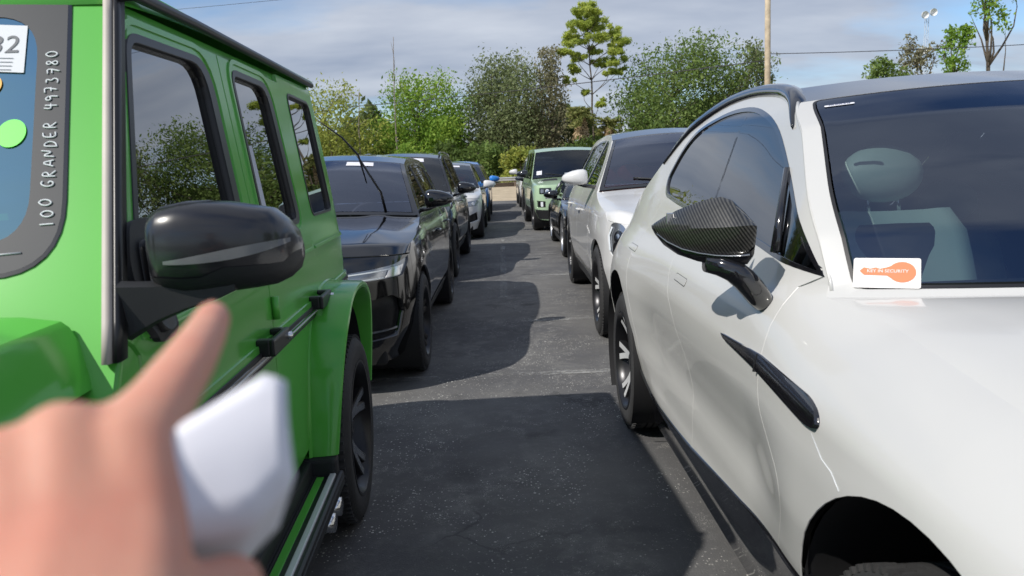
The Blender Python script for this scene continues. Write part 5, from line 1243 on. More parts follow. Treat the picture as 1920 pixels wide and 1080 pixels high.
        # lower casing, a hair proud, with its parting line sweeping up towards the tip
        lo = []
        for i, r_ in enumerate(rings):
            t = (tab[i][0]-.89)/.252; zcut = 1.322+.030*t**1.5
            rr = [p for p in r_ if p.z < zcut]; 
            if len(rr) < 4: continue
            rr = sorted(rr, key=lambda p: math.atan2(p.z-1.45, p.y-tab[i][1])); pts = [rr[0].lerp(rr[-1], 0)]; P = np.array([tuple(p) for p in rr]); d = np.concatenate([[0], np.cumsum(np.linalg.norm(np.diff(P, axis=0), axis=1))]); ts_ = np.linspace(0, d[-1], 12)
            P = np.stack([np.interp(ts_, d, P[:, j]) for j in range(3)], 1); c_ = np.array([P[0, 0], tab[i][1], 1.37]); P = c_+(P-c_)*np.array([1, 1.035, 1.035]); lo.append([Vector(p) for p in P])
        q = MB(); q.loft(lo, plastic, cap=False, closed=False); q.build('mirror_lower_casing', cap)
        # turn signal strip wrapping the front
        up_, dn_ = [], []
        ring_pts = []
        for i, t in enumerate(np.linspace(0, 1, 26)):
            w_ = .930+t*.209; uc = np.interp(w_, [q_[0] for q_ in tab], [q_[1] for q_ in tab]); ru = np.interp(w_, [q_[0] for q_ in tab], [q_[3] for q_ in tab]); zc = np.interp(w_, [q_[0] for q_ in tab], [q_[2] for q_ in tab]); rz = np.interp(w_, [q_[0] for q_ in tab], [q_[4] for q_ in tab])
            z = 1.345+.026*t**1.6; hh = .006+.019*math.sin(PI*min(1, t*1.02))**.8*(.4+.6*t)
            rr = []
            for zz in np.linspace(z-hh*.5, z+hh*.5, 5):
                k = max(-.98, min(.98, (zz-zc)/(rz if zz > zc else rz*.95))); ca = (1-abs(k)**3.0)**(1/3.0); rr.append(Vector((s_*w_, uc-ru*ca-.0022, zz)))
            ring_pts.append(rr)
        q = MB(); q.loft(ring_pts, lens_grey, cap=False, closed=False); q.build('indicator_strip', cap)
        # arm and foot, triangular sail plate
        q = MB(); q.loft([[Vector((s_*x, 1.05+a*.5, z)) for a, z in ((-.035+dy, zc-.03*k), (.0+dy, zc-.036*k), (.12+dy, zc-.030*k), (.14+dy, zc), (.12+dy, zc+.03*k), (.0+dy, zc+.036*k), (-.035+dy, zc+.03*k))] for x, zc, k, dy in ((.845, 1.258, 1.6, .0), (.870, 1.264, 1.35, .01), (.905, 1.272, 1.0, .03), (.95, 1.281, .75, .045), (1.01, 1.290, .5, .06), (1.04, 1.296, .3, .07))], plastic); 
        q.build('mirror_arm', cap, sharp=40)
        q = MB(); sail = rnd([(1.135, 1.415), (1.095, 1.34), (1.10, 1.25), (1.13, 1.180), (1.22, 1.180), (1.25, 1.25), (1.235, 1.42)], .025)
        region(q, sh.S(s_, .020), [sail], [], .03, plastic, .03); region(q, sh.S(s_, .032), [rnd([(1.125, 1.25), (1.15, 1.20), (1.20, 1.205), (1.22, 1.26), (1.205, 1.38), (1.15, 1.38)], .02)], [], .03, satin_black, .02); q.build('mirror_sail', cap)
        q = MB(); q.box(min(s_*.94, s_*1.09), max(s_*.94, s_*1.09), 1.178, 1.184, 1.315, 1.40, chrome, .02); q.build('mirror_glass', cap)
    return root, sh

def txt_on(parent, name, s, origin, xdir, ydir, size, m, extr=.0003):
    """printed letters as a thin mesh laid on a surface"""
    cu = bpy.data.curves.new(name, 'FONT'); cu.body = s; cu.size = size*1.38; cu.align_x = 'CENTER'; cu.align_y = 'CENTER'; cu.extrude = extr; cu.resolution_u = 6
    o = bpy.data.objects.new(name, cu); C.objects.link(o); bpy.context.view_layer.update()
    me = bpy.data.meshes.new_from_object(o.evaluated_get(bpy.context.evaluated_depsgraph_get())); bpy.data.objects.remove(o); me.name = name
    x = Vector(xdir).normalized(); y = Vector(ydir); y = (y-x*y.dot(x)).normalized(); z = x.cross(y)
    M = Matrix((x, y, z)).transposed().to_4x4(); M.translation = Vector(origin); me.transform(M); me.materials.clear(); me.materials.append(m)
    q = bpy.data.objects.new(name, me); C.objects.link(q); q.parent = parent; return q
STROKES = {'1': [[(.45, 1), (.5, 0)]], '0': [[(.5, 1), (.15, .75), (.12, .3), (.5, 0), (.85, .3), (.85, .75), (.5, 1)]], 'G': [[(.85, .85), (.5, 1), (.12, .6), (.2, .1), (.6, 0), (.85, .3), (.55, .42)]],
 'R': [[(.15, 0), (.2, 1), (.7, .95), (.7, .6), (.2, .5), (.85, 0)]], 'A': [[(.05, 0), (.45, 1), (.85, 0)], [(.25, .4), (.7, .4)]], 'N': [[(.1, 0), (.15, 1), (.75, .05), (.85, 1)]], 'D': [[(.15, 0), (.15, 1), (.6, .9), (.85, .5), (.6, .08), (.1, 0)]],
 'E': [[(.8, 1), (.2, .95), (.15, 0), (.85, .05)], [(.18, .5), (.65, .52)]], '4': [[(.2, 1), (.12, .45), (.85, .5)], [(.7, .95), (.66, 0)]], '9': [[(.8, .7), (.45, 1), (.15, .75), (.4, .5), (.8, .7), (.7, 0)]],
 '7': [[(.1, .95), (.85, 1), (.45, 0)], [(.3, .5), (.8, .52)]], '3': [[(.15, .95), (.7, .95), (.4, .55), (.8, .35), (.55, 0), (.1, .08)]], '8': [[(.5, .52), (.2, .78), (.5, 1), (.8, .78), (.5, .52), (.15, .22), (.5, 0), (.85, .22), (.5, .52)]]}
def hand_text(parent, s, p0, p1, up, hgt, m):
    p0, p1 = Vector(p0), Vector(p1); n = len(s); d = (p1-p0)/n; up = Vector(up).normalized()*hgt; b_ = MB(); rng = random.Random(4); nz = d.cross(up).normalized()*.0006
    for i, c in enumerate(s):
        if c == ' ': b_.build('wax_pencil_writing', parent); b_ = MB()
        for st_ in STROKES.get(c, []):
            ox, oy, sl = rng.uniform(-.08, .08), rng.uniform(-.12, .12), rng.uniform(-.1, .1)
            P = chaikin([(a+ox+sl*y_, y_+oy) for a, y_ in st_], 2); b_.tube([p0+d*(i+.08+a*.78)+up*y_+nz for a, y_ in P], .0015, m, 5)
    b_.build('wax_pencil_writing', parent)
G_gside = glass('g_side_glass', (.03, .034, .036), 1.95, base=.16)
G_gws = glass('g_windscreen', (.25, .42, .50), 1.7, refl=(.52, .86, .95), base=.50)
G_mirror_cap = mat('mirror_cap_black', (.010, .010, .013), .30, coat=.6, coat_r=.12)
lens_grey = mat('smoked_lens', (.16, .165, .17), .22, coat=1)
groot, gsh = build_g()
bpy.context.view_layer.update()

# ------------------------------------------------------------------ the white car with carbon mirrors (near right)
def carbon():
    m = bpy.data.materials.new('carbon_weave'); m.use_nodes = True; n = m.node_tree; p = n.nodes['Principled BSDF']; l = n.links.new
    t = n.nodes.new('ShaderNodeTexCoord'); mp_ = n.nodes.new('ShaderNodeMapping'); mp_.inputs['Rotation'].default_value = (0, R(38), R(20)); l(t.outputs['Object'], mp_.inputs[0])
    w1 = n.nodes.new('ShaderNodeTexWave'); w1.inputs['Scale'].default_value = 38; w1.bands_direction = 'X'; w1.wave_profile = 'TRI'; w2 = n.nodes.new('ShaderNodeTexWave'); w2.inputs['Scale'].default_value = 24; w2.bands_direction = 'Z'; w2.wave_profile = 'SAW'
    l(mp_.outputs[0], w1.inputs[0]); l(mp_.outputs[0], w2.inputs[0])
    r_ = n.nodes.new('ShaderNodeValToRGB'); r_.color_ramp.elements[0].color = (.008, .008, .008, 1); r_.color_ramp.elements[1].color = (.085, .083, .075, 1); r_.color_ramp.elements[0].position = .42; r_.color_ramp.elements[1].position = .62; l(w1.outputs['Fac'], r_.inputs[0])
    mx = n.nodes.new('ShaderNodeMix'); mx.data_type = 'RGBA'; mx.blend_type = 'MULTIPLY'; mx.inputs['Factor'].default_value = .25; l(r_.outputs[0], mx.inputs['A']); l(w2.outputs['Color'], mx.inputs['B'])
    l(mx.outputs['Result'], p.inputs['Base Color']); p.inputs['Roughness'].default_value = .38; p.inputs['Metallic'].default_value = .35; p.inputs['Coat Weight'].default_value = 1; p.inputs['Coat Roughness'].default_value = .06
    return m
carb = carbon()
P_dbx = paint('pearl_white_paint', (.53, .53, .52), .40, coat=.8)
seat_sage = mat('sage_leather', (.42, .56, .50), .55)
def roll(u, z):
    zh = np.interp(u, [-.6, -.3, 0, .22, .5, .735, 1.2], [.93, 1.015, 1.065, 1.085, 1.11, 1.135, 1.18]); fade = np.clip((1.0-u)/.55, 0, 1); fade = fade*fade*(3-2*fade)
    q = np.clip((z-(zh-.17))/.17, 0, 1.1); a = .125*q**2.5*fade
    sm = lambda x: np.clip(x, 0, 1)**2*(3-2*np.clip(x, 0, 1))
    door = sm((u-.45)/.5)*sm((2.75-u)/.6); a = a+door*(.052*np.exp(-((z-.66)/.17)**2)-.030*np.exp(-((z-.36)/.07)**2))
    # haunches over the wheels
    a = a-.012*np.exp(-((np.abs(u)-.0)/.5)**2)*np.exp(-((z-.72)/.2)**2)-.022*np.exp(-((u-3.1)/.6)**2)*np.exp(-((z-.85)/.22)**2)
    return a
dbx_front = [dict(name='grille', loop=rnd([(-.50, .34), (.50, .34), (.62, .52), (.46, .74), (-.46, .74), (-.62, .52)], .06), off=-.05, mat=satin_black, mirror=False, subs=[dict(loop=l, off=-.02, mat=gloss_black) for l in bars(-.45, .45, .40, .70, 7, .012)]),
    dict(name='headlight', loop=rnd([(.72, .76), (.76, .86), (1.02, .92), (1.06, .84), (.92, .74)], .04), off=-.008, mat=lamp_grey, subs=[dict(loop=circle(.86, .82, .04, 18), off=.0, mat=lamp_white)])]
st_up = rnd([(1.125, .968), (.79, .984), (.45, .976), (.385, .960), (.365, .925), (.42, .918), (.79, .944), (1.09, .957)], [.012, .005, .03, .02, .02, .03, .005, .02])
sp = suv(name='parked_car', label='nearest white SUV on the right, with carbon mirror cap and key card behind its windscreen', group=None, X=1.615, Y=1.15, th=.0, step=.035, vis=-1, big=True, paint=P_dbx, roofm=P_black, wb=3.06, wheel_r=.385, wheel_w=.29, track=.975, arch_r=.465, arch_z=.435,
    outline=[(0, -.95), (.34, -.94), (.60, -.88), (.80, -.74), (.93, -.50), (.985, -.12), (.99, .3), (.985, .9), (.985, 1.6), (.985, 2.4), (.995, 3.1), (.97, 3.5), (.86, 3.85), (.6, 3.96), (0, 3.98)],
    ins_side=[(0, .15), (.2, .12), (.32, .10), (.42, .05), (.55, .015), (.70, .0), (.85, .005), (.95, .02), (1.05, .06), (1.13, .115), (1.2, .14), (1.62, .29), (1.75, .38)], extra=roll, z_sill=.30,
    tc=1.30, tr=5.45, hood_front_z=.95, hoodline=[(-.55, .95), (-.3, 1.015), (0, 1.065), (.22, 1.085), (.5, 1.11), (.735, 1.135)],
    A=[(.735, 1.135), (.84, 1.265), (.98, 1.405), (1.15, 1.55), (1.33, 1.655)], rail=[(1.33, 1.655), (1.6, 1.715), (1.95, 1.735), (2.3, 1.715), (2.65, 1.62), (2.95, 1.49)], D=[(2.95, 1.49), (3.3, 1.32), (3.6, 1.14)],
    windows=[(rnd([(.79, 1.185), (.96, 1.32), (1.19, 1.475), (1.42, 1.605), (1.75, 1.675), (1.828, 1.68), (1.828, 1.264), (1.30, 1.242)], [.0, .1, .2, .3, .1, .002, .002, .3]), 1),
             (rnd([(1.828, 1.265), (1.828, 1.68), (2.1, 1.682), (2.42, 1.635), (2.62, 1.55), (2.74, 1.40), (2.66, 1.325), (2.3, 1.29)], [.002, .002, .2, .2, .15, .1, .1, .3]), 2)],
    cuts=[], door_polys=[chaikin([(.62, .36), (.65, .50), (.57, .64), (.565, .72), (.70, .79), (.765, .86), (.785, .96), (.845, 1.10)], 2)+[(.845, 1.145), (.785, 1.180), (.80, 1.20), (1.0, 1.28), (1.8, 1.40), (2.04, 1.32), (2.06, 1.26)]+chaikin([(2.08, 1.20), (2.06, 1.08), (1.95, .98), (1.78, .88), (1.62, .70), (1.58, .36)], 2),
        chaikin([(1.58, .36), (1.62, .70), (1.78, .88), (1.95, .98), (2.06, 1.08), (2.08, 1.20)], 2)+[(2.06, 1.26), (2.04, 1.32), (2.3, 1.38), (2.6, 1.40), (2.66, 1.36), (2.74, 1.22)]+chaikin([(2.86, 1.06), (2.72, .86), (2.60, .72), (2.54, .52), (2.48, .36)], 2)],
    win_cut=[rnd([(.79, 1.185), (.96, 1.32), (1.19, 1.475), (1.42, 1.605), (1.75, 1.675), (2.1, 1.682), (2.42, 1.635), (2.62, 1.55), (2.74, 1.40), (2.66, 1.325), (2.3, 1.29), (1.30, 1.242)], [.0, .1, .2, .3, .2, .2, .2, .15, .1, .1, .3, .3])],
    front_top=lambda t: .985-.035*np.clip(np.asarray(t, float)/1.3, 0, 1)**2, front_feats=dbx_front, glass=glass('dbx_side_glass', (.04, .045, .055), 1.9, base=.09), ws_glass=glass('dbx_windscreen', (.44, .50, .52), 1.62, refl=(.72, .80, .95), base=.12),
    bulge_b=.23, bulge_t=.14, crown=.035, cowl_crown=.022, hood_crown=.035, trim_w=.010, ws_edge=.012, hood_extra=lambda s, v: .03*(1-np.abs(s)**7)*np.sin(PI*np.clip(v, 0, 1))**.5, mirror=None, seat=seat_sage, seat_u=1.20, seat_z=.71, sill=None, ring_trim=[], rim=(rim_dark, alu, 6, 'split'), wipers=(), frit=satin_black,
    hood_inset=1.0, clam=True, pillar=.032,
    side_feats=[dict(name='side_strake', loop=st_up, off=.013, mat=gloss_black, cut=False, rim=.03, step=.02, exc=[]), 
        dict(name='strake_gap', loop=[(.779, .936), (.785, .936), (.793, .983), (.787, .983)], off=.0145, mat=satin_black, cut=False, rim=.01, step=.02),
        dict(name='sill_skirt', loop=[(.42, .16), (2.66, .16), (2.66, .38), (2.2, .385), (1.6, .425), (1.0, .48), (.42, .55)], off=.012, mat=gloss_black, cut=False, rim=.04, step=.06),
        dict(name='rear_arch_trim', loop=[(2.40, .17), (2.64, .17), (2.70, .52), (2.62, .47), (2.50, .40), (2.40, .38)], off=.010, mat=plastic, cut=False, rim=.03, step=.05)])
dbx, dsh, df = car_build(sp)
# flush pull handles: a thin seam outline on each door
for di, u, z in ((1, 1.80, 1.03), (2, 2.85, 1.05)):
    for o, i, side in df['doors']:
        if i != di: continue
        q = MB(); lp = rnd([(u-.09, z-.016), (u+.09, z-.012), (u+.085, z+.016), (u-.09, z+.014)], .012); region(q, dsh.S(side, .0012), [lp], [offs(lp, .0016)], .03, satin_black, .001); region(q, dsh.S(side, .002), [offs(lp, .003)], [], .03, P_dbx, .003); q.build('handle', o)
# clamshell shut line from strake to wheel arch: pale bead paints its edge highlight
for side in (-1, 1):
    q = MB(); q.tube([dsh.p(u, z, side, .0006) for u, z in ((.40, .905), (.33, .875), (.28, .868), (.235, .848))], .0008, lamp_white, 6); q.build('shut_line_glint', dbx)
# black roof rail arcing from windscreen corner over the doors
for side in (-1, 1):
    q = MB(); pts = []; rl = [(1.24, 1.60), (1.33, 1.662), (1.45, 1.70), (1.6, 1.728), (1.95, 1.752), (2.3, 1.733), (2.65, 1.635), (2.93, 1.50)]
    rl = chaikin(rl, 2); rings = []
    for i, (u, z) in enumerate(rl):
        p_ = dsh.p(u, z-.022, side); k = min(1, i/9)*min(1, (len(rl)-1-i)/6); k = .12+.88*k; s_ = -side
        rings.append([p_+Vector((side*.004, 0, -.008)), p_+Vector((side*.010, 0, .012*k)), p_+Vector((side*.002, 0, .034*k)), p_+Vector((s_*.022, 0, .040*k)), p_+Vector((s_*.046, 0, .034*k)), p_+Vector((s_*.055, 0, .005))])
    q.loft(rings, gloss_black); q.build('roof_rail', dbx)
# key card and VIN strip on the glass
wsf = df['ws']
def card(sc_, vc, w_, h_, name, m, off=.004, tilt=0.0, n=8):
    P = []; c = Vector(wsf(np.array([sc_]), np.array([vc]), off)[0]); dx = Vector(wsf(np.array([sc_+.02]), np.array([vc]), off)[0])-c; dy = Vector(wsf(np.array([sc_]), np.array([vc+.02]), off)[0])-c
    dx.normalize(); dy = (dy-dx*dy.dot(dx)).normalized(); X_ = dx*math.cos(tilt)+dy*math.sin(tilt); Y_ = dy*math.cos(tilt)-dx*math.sin(tilt); Z_ = X_.cross(Y_)
    b_ = MB(); q = [(-w_/2, -h_/2), (w_/2, -h_/2), (w_/2, h_/2), (-w_/2, h_/2)]; rr = rnd(q, .006); 
    b_.add([c+X_*a+Y_*d for a, d in rr], [tuple(range(len(rr)))], m, smooth=False); o = b_.build(name, w0_)
    return o, c, X_, Y_, Z_
w0_ = [o for o in dbx.children if o.name.startswith('windscreen')][0]
o, c, X_, Y_, Z_ = card(-.850, .070, .150, .082, 'key_card', mat('card_white', (.80, .78, .76), .5), .0055, -.04)
org = mat('card_orange', (.78, .20, .08), .5); b_ = MB()
key = [(-.050, .004), (-.042, .012), (-.03, .009), (-.02, .012), (-.012, .009), (.002, .013)]+[(.028+.025*math.cos(a), .002+.023*math.sin(a)) for a in np.linspace(2.5, -2.5, 26)]+[(.0, -.006), (-.042, -.005)]
b_.add([c+X_*a+Y_*d+Z_*.0012 for a, d in [(a*1.22, d*1.22) for a, d in key]], [tuple(range(len(key)))], org, smooth=False); b_.build('key_symbol', o)
txt_on(o, 'card_lettering', 'KEY IN SECURITY', c+Z_*.002+X_*.002+Y_*.004, X_, Y_, .0086, mat('card_ink', (.85, .80, .78), .5))
o, c, X_, Y_, Z_ = card(-.835, .905, .085, .011, 'vin_strip', mat('strip_white', (.75, .76, .80), .5), .0045, .0)
txt_on(o, 'vin_digits', 'VIN 853418 09', c+Z_*.0015, X_, Y_, .0072, mat('strip_ink', (.12, .14, .25), .5))
# dark centre panels and shoulder bolsters of the pale seats
for side in (-1, 1):
    b_ = MB(); M_ = Matrix.Translation((side*.37, 1.20, .71)) @ Matrix.Rotation(-.24, 4, 'X')
    b_.loft([[M_ @ Vector((x_*k, -.062-.012*(1-abs(x_)/.16), z_)) for x_ in (-.16, -.08, 0, .08, .16)] for k, z_ in ((.95, .02), (1.05, .3), (1.1, .48), (.7, .555))], mat('seat_dark_centre', (.02, .025, .03), .7), cap=False, closed=False)
    b_.build('seat_insert', [c_ for c_ in dbx.children if c_.name.startswith('seat') and not c_.name.startswith('seat_')][0 if side == 1 else 1])
# mirror inside
b_ = MB(); b_.box(-.13, .13, 1.34, 1.37, 1.54, 1.61, satin_black, .02); b_.tube([(0, 1.36, 1.6), (0, 1.34, 1.66)], .014, satin_black, 8); b_.build('rear_view_mirror', dbx)
# yellow belt
b_ = MB(); b_.loft([[Vector((-.37-.005+dx, y, z)), Vector((-.37+.035+dx, y, z))] for dx, y, z in ((-.02, 1.50, 1.17), (.0, 1.49, 1.08), (.03, 1.50, .95), (.06, 1.52, .80))], mat('yellow_belt', (.45, .45, .08), .6), cap=False, closed=False); b_.build('seat_belt', dbx)
def dbx_mirror(side):
    #      w,   u_ridge, z_ridge, z_top, z_bot, depth
    tab = [(1.168, 1.150, 1.297, 1.299, 1.294, .010), (1.160, 1.115, 1.297, 1.308, 1.278, .045), (1.140, 1.062, 1.298, 1.326, 1.253, .085), (1.110, .998, 1.300, 1.348, 1.232, .115), (1.075, .945, 1.303, 1.366, 1.222, .135), (1.040, .905, 1.306, 1.380, 1.217, .145), (1.010, .880, 1.309, 1.386, 1.216, .15), (.985, .862, 1.312, 1.376, 1.217, .15), (.962, .852, 1.314, 1.350, 1.222, .145), (.950, .850, 1.312, 1.330, 1.240, .12), (.944, .865, 1.305, 1.315, 1.27, .08)]
    up, lo, al = [], [], []
    for w_, ur, zr_, zt, zb, dp in tab:
        X_ = side*w_; k = dp/.15
        zb -= .016*k; f = [(ur, zr_), (ur+.020*k, zr_+.28*(zt-zr_)), (ur+.042*k, zr_+.57*(zt-zr_)), (ur+.066*k, zr_+.86*(zt-zr_)), (ur+.090*k, zt), (ur+.12*k, zt-.006), (ur+.145*k, zr_+.6*(zt-zr_)), (ur+.15*k, zr_), (ur+.145*k, zb+.35*(zr_-zb)), (ur+.12*k, zb+.02*k), (ur+.09*k, zb+.012*k), (ur+.05*k, zb+.10*(zr_-zb)), (ur+.018*k, zb+.38*(zr_-zb)), (ur+.004*k, zb+.72*(zr_-zb))]
        up.append([Vector((X_, a, b_)) for a, b_ in f])
        l = [(ur+.020*k, zb+.30*(zr_-zb)), (ur+.026*k, zb+.10*(zr_-zb)), (ur+.038*k, zb), (ur+.10*k, zb-.002), (ur+.135*k, zb+.018*k), (ur+.10*k, zb+.3*(zr_-zb)), (ur+.04*k, zb+.32*(zr_-zb))]
        lo.append([Vector((X_, a-.001, b_)) for a, b_ in l])
    q = MB(); q.loft(up, carb); cap = q.build('door_mirror', dbx, recalc=True, sharp=32)
    q = MB(); q.loft(lo, gloss_black); q.build('mirror_lower_casing', cap, recalc=True, sharp=35)
    # thin silver indicator line in the lower edge
    q = MB(); q.tube([Vector((r_[0].x, r_[0].y-.002, r_[0].z-.004)) for r_ in lo[1:-2]], .0022, lamp_grey, 6); q.build('indicator_strip', cap)
    # swan-neck arm down to the door skin
    q = MB(); path = [(1.060, .955, 1.202, .030, .022), (1.030, .940, 1.200, .042, .028), (.995, .925, 1.188, .050, .032), (.965, .922, 1.165, .050, .033), (.940, .925, 1.138, .046, .033), (.918, .930, 1.110, .042, .032), (.902, .935, 1.090, .036, .028), (.890, .938, 1.078, .026, .018)]
    rings = []
    for i, (w_, u, z, ru, rt) in enumerate(path):
        a, b_ = path[max(0, i-1)], path[min(len(path)-1, i+1)]; d = Vector((side*(b_[0]-a[0]), b_[1]-a[1], b_[2]-a[2])).normalized(); s1 = Vector((0, 1, 0)); s2 = d.cross(s1).normalized()
        rings.append([Vector((side*w_, u, z))+s1*ru*math.copysign(abs(math.cos(t))**.75, math.cos(t))+s2*rt*math.copysign(abs(math.sin(t))**.75, math.sin(t)) for t in np.linspace(0, 2*PI, 18)[:-1]])
    q.loft(rings, gloss_black); q.build('mirror_arm', cap, recalc=True)
    q = MB(); q.box(min(side*.975, side*1.14), max(side*.975, side*1.14), 1.075, 1.08, 1.25, 1.34, chrome, .02); q.build('mirror_glass', cap)
    # divider bar of the quarter light, black
    q = MB(); q.tube([dsh.p(1.155, 1.455, side, .006), dsh.p(1.08, 1.33, side, .006), dsh.p(1.010, 1.222, side, .006)], [.010, .012, .015], gloss_black, 8, flat=.5); q.build('window_divider', dbx)
for s_ in (-1, 1): dbx_mirror(s_)
# ------------------------------------------------------------------ the person pointing from behind the camera, papers in hand
def skin_mat():
    m = mat('skin', (.58, .32, .23), .5, spec=.35); n = m.node_tree; p = n.nodes['Principled BSDF']
    t = n.nodes.new('ShaderNodeTexCoord'); z = n.nodes.new('ShaderNodeTexNoise'); z.inputs['Scale'].default_value = 28; z.inputs['Detail'].default_value = 4; n.links.new(t.outputs['Object'], z.inputs['Vector'])
    r_ = n.nodes.new('ShaderNodeValToRGB'); e = r_.color_ramp.elements; e[0].position = .35; e[1].position = .68; e[0].color = (.60, .265, .19, 1); e[1].color = (.62, .335, .24, 1)
    n.links.new(z.outputs['Fac'], r_.inputs[0]); n.links.new(r_.outputs[0], p.inputs['Base Color'])
    p.inputs['Subsurface Weight'].default_value = .25; p.inputs['Subsurface Radius'].default_value = (1, .35, .2); p.inputs['Subsurface Scale'].default_value = .006
    z2 = n.nodes.new('ShaderNodeTexVoronoi'); z2.inputs['Scale'].default_value = 520; n.links.new(t.outputs['Object'], z2.inputs['Vector'])
    b = n.nodes.new('ShaderNodeBump'); b.inputs['Strength'].default_value = .15; b.inputs['Distance'].default_value = .0006; n.links.new(z2.outputs['Distance'], b.inputs['Height']); n.links.new(b.outputs[0], p.inputs['Normal'])
    return m
def fuse(chains, voxel, smooth=6):
    """many tapered limbs fused into one closed skin"""
    mb = MB(); m_ = skin
    for ch in chains:
        P = [(Vector(q[:3]), q[3]) for q in ch]
        for (a, ra), (b_, rb) in zip(P[:-1], P[1:]):
            n = max(2, int((b_-a).length/(min(ra, rb)*.35)))
            for i in range(n+1):
                t = i/n; bm = bmesh.new(); bmesh.ops.create_icosphere(bm, subdivisions=2, radius=ra+(rb-ra)*t); bm.transform(Matrix.Translation(a.lerp(b_, t))); mb.bm(bm, m_)
    o = mb.build('tmp'); r_ = o.modifiers.new('r', 'REMESH'); r_.mode = 'VOXEL'; r_.voxel_size = voxel; r_.use_smooth_shade = True
    s_ = o.modifiers.new('s', 'SMOOTH'); s_.iterations = smooth; s_.factor = .6
    me = bpy.data.meshes.new_from_object(o.evaluated_get(bpy.context.evaluated_depsgraph_get())); bpy.data.objects.remove(o); return me
skin = skin_mat()
HAND = [
 [(-.1110, .1960, 1.4165, .0115), (-.1040, .1800, 1.4005, .0145), (-.0930, .1430, 1.3815, .0175)], [(-.1240, .1900, 1.4175, .0112), (-.1160, .1745, 1.4020, .0143), (-.1025, .1390, 1.3820, .0175)], [(-.1338, .1830, 1.4130, .0105), (-.1235, .1680, 1.3985, .0135), (-.1100, .1360, 1.3800, .0160)],
 [(-.1123, .2880, 1.4365, .0070), (-.1085, .2700, 1.4340, .0079), (-.1040, .2420, 1.4300, .0091), (-.1033, .2180, 1.4235, .0104), (-.1047, .1999, 1.4158, .0138)],
 [(-.1047, .1999, 1.4158, .0138), (-.0976, .1840, 1.3988, .0142), (-.0860, .1450, 1.3790, .0175), (-.082, .115, 1.362, .021)],
 [(-.1185, .1947, 1.4206, .0125), (-.1112, .1776, 1.4027, .0150), (-.0980, .1400, 1.3810, .0185), (-.090, .110, 1.362, .022)],
 [(-.1296, .1872, 1.4175, .0115), (-.1205, .1715, 1.4021, .0140), (-.1070, .1370, 1.3800, .0170), (-.098, .108, 1.360, .021)],
 [(-.1384, .1790, 1.4102, .0105), (-.1267, .1644, 1.3956, .0130), (-.1130, .1340, 1.3780, .0155), (-.103, .106, 1.358, .019)],
 [(-.1063, .2200, 1.4200, .0096), (-.1156, .2072, 1.4166, .0105), (-.1185, .1947, 1.4206, .0125)],
 [(-.1185, .1947, 1.4206, .0125), (-.1250, .2223, 1.4029, .0098), (-.1178, .2239, 1.3880, .0088), (-.1106, .2087, 1.3817, .0082)],
 [(-.1296, .1872, 1.4175, .0115), (-.1391, .2174, 1.3971, .0092), (-.1307, .2191, 1.3823, .0084), (-.1207, .2021, 1.3776, .0078)],
 [(-.1384, .1790, 1.4102, .0105), (-.1451, .2036, 1.3925, .0082), (-.1384, .2046, 1.3803, .0074), (-.1271, .1899, 1.3773, .0068)],
 [(-.0890, .1480, 1.3790, .0175), (-.0857, .1680, 1.3820, .0145), (-.0835, .1800, 1.3810, .0118), (-.0785, .1939, 1.3785, .0098)],
 [(-.094, .110, 1.361, .024), (-.105, .075, 1.340, .026), (-.150, -.02, 1.285, .036), (-.215, -.12, 1.225, .044), (-.255, -.19, 1.18, .046)],
 [(-.255, -.19, 1.18, .046), (-.26, -.26, 1.27, .050), (-.255, -.34, 1.38, .056)]]
BODY = [[(-.255, -.34, 1.38, .058), (-.23, -.40, 1.42, .065), (-.08, -.44, 1.43, .075)], [(-.08, -.44, 1.47, .06), (-.07, -.43, 1.53, .055)],
 [(-.07, -.42, 1.60, .080), (-.07, -.43, 1.66, .088), (-.07, -.45, 1.68, .085)], [(-.07, -.35, 1.60, .045), (-.07, -.345, 1.635, .04)], [(-.07, -.325, 1.615, .012), (-.07, -.330, 1.64, .009)], [(-.152, -.43, 1.63, .016), (.012, -.43, 1.63, .016)],
 [(-.08, -.44, 1.38, .13), (-.08, -.44, 1.2, .125), (-.08, -.44, 1.0, .13)], [(-.16, -.44, 1.38, .11), (-.01, -.44, 1.38, .11)], [(.07, -.42, 1.42, .065), (.11, -.38, 1.36, .055), (.14, -.22, 1.20, .045)], [(.14, -.22, 1.20, .044), (.08, -.12, 1.33, .034), (.03, -.07, 1.42, .026)], [(.03, -.07, 1.42, .028), (.02, -.055, 1.46, .026)],
 [(-.17, -.44, .92, .10), (-.18, -.42, .5, .065), (-.18, -.43, .12, .045)], [(.01, -.44, .92, .10), (.03, -.46, .5, .065), (.03, -.47, .12, .045)]]
mh = fuse(HAND, .0016, 16); mbod = fuse(BODY, .009, 3)
bm = bmesh.new(); bm.from_mesh(mh); bm.from_mesh(mbod); me = bpy.data.meshes.new('person'); bm.to_mesh(me); bm.free(); me.materials.append(skin)
me.polygons.foreach_set('use_smooth', [True]*len(me.polygons))
person = bpy.data.objects.new('person', me); C.objects.link(person)
tag(person, 'pointing hand of a person at lower left, index finger out, white papers in its grip', 'person')
# nail on the pointing finger, on the knuckle side
q = MB(); q.ellipsoid((-.1128, .2850, 1.4395), (.0040, .0055, .0022), mat('fingernail', (.75, .48, .42), .25, coat=.6), 14, 8, Matrix.Identity(4)); q.build('fingernail', person)
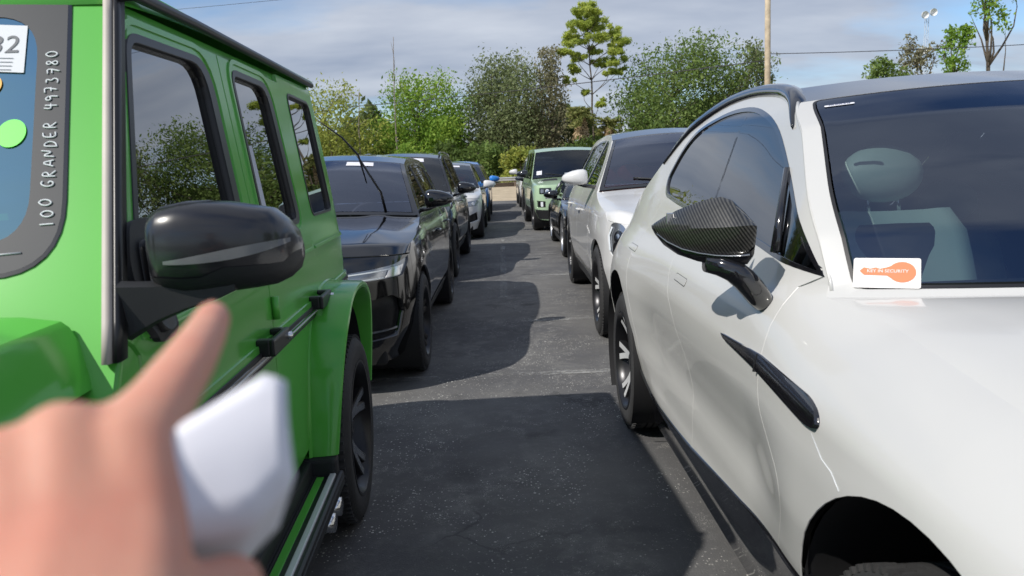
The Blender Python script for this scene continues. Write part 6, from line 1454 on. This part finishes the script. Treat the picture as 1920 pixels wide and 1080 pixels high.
# clothes and hair
def cloth(name, chains, m, vox=.009):
    me_ = fuse(chains, vox, 4); me_.materials.clear(); me_.materials.append(m); o = bpy.data.objects.new(name, me_); C.objects.link(o); o.parent = person
cloth('t_shirt', [[(-.257, -.29, 1.31, .072), (-.255, -.34, 1.38, .074), (-.23, -.40, 1.42, .078), (-.08, -.44, 1.42, .085)], [(-.08, -.44, 1.39, .15), (-.08, -.44, 1.2, .15), (-.08, -.44, .98, .155)], [(-.17, -.44, 1.37, .125), (.0, -.44, 1.37, .125)], [(.07, -.42, 1.42, .08), (.115, -.37, 1.34, .07)]], mat('navy_cotton', (.02, .03, .06), .9))
cloth('trousers', [[(-.16, -.44, .95, .135), (.0, -.44, .95, .135)], [(-.17, -.44, .90, .12), (-.18, -.42, .5, .085), (-.18, -.43, .10, .07)], [(.01, -.44, .90, .12), (.03, -.46, .5, .085), (.03, -.47, .10, .07)]], mat('grey_denim', (.05, .06, .08), .9))
cloth('shoes', [[(-.18, -.47, .05, .045), (-.18, -.30, .04, .038)], [(.03, -.51, .05, .045), (.03, -.34, .04, .038)]], mat('dark_shoe', (.02, .02, .02), .6))
cloth('hair', [[(-.07, -.46, 1.70, .092), (-.07, -.49, 1.64, .08)]], mat('brown_hair', (.04, .025, .015), .7))
# papers pinched under the pointing finger
def papers():
    pm2 = mat('bright_paper', (.80, .80, .86), .65); 
    A = [(-0.1026, 0.1877, 1.4125), (-0.0908, 0.2049, 1.4225), (-0.0739, 0.2241, 1.43), (-0.0702, 0.2258, 1.4283)]
    B = [(-0.0976, 0.1811, 1.3988), (-0.0862, 0.1899, 1.3985), (-0.0729, 0.1995, 1.3972), (-0.0657, 0.2107, 1.4042)]
    D = [(-0.1057, 0.2064, 1.3677), (-0.0988, 0.2105, 1.368), (-0.0916, 0.2145, 1.3683), (-0.076, 0.2227, 1.3823)]
    root = None
    for k in range(3):
        o3 = Vector((.0008*k, .0012*k, -.0010*k)); b_ = MB(); rings = []
        for r0, r1, n, t0 in ((A, B, 6, 0), (B, D, 5, 1)):
            for i in range(n+(t0 == 1)):
                t = i/n; P = [Vector(a).lerp(Vector(c), t)+o3 for a, c in zip(r0, r1)]
                d = np.array([tuple(p) for p in P]); tt = np.linspace(0, 3, 13); ring = [Vector([np.interp(x, range(4), d[:, j]) for j in range(3)]) for x in tt]
                if t0 == 0: ring = [p+Vector((0, -.0015, .0015))*math.sin(PI*t) for p in ring]
                rings.append(ring)
        b_.loft(rings, pm2, cap=False, closed=False)
        if root is None: root = b_.build('folded_papers'); tag(root, 'white folded papers held under the pointing hand', 'papers')
        else: b_.build('sheet', root)
        oo = root if k == 0 else root.children[-1]
        s_ = oo.modifiers.new('thick', 'SOLIDIFY'); s_.thickness = .0003
papers()
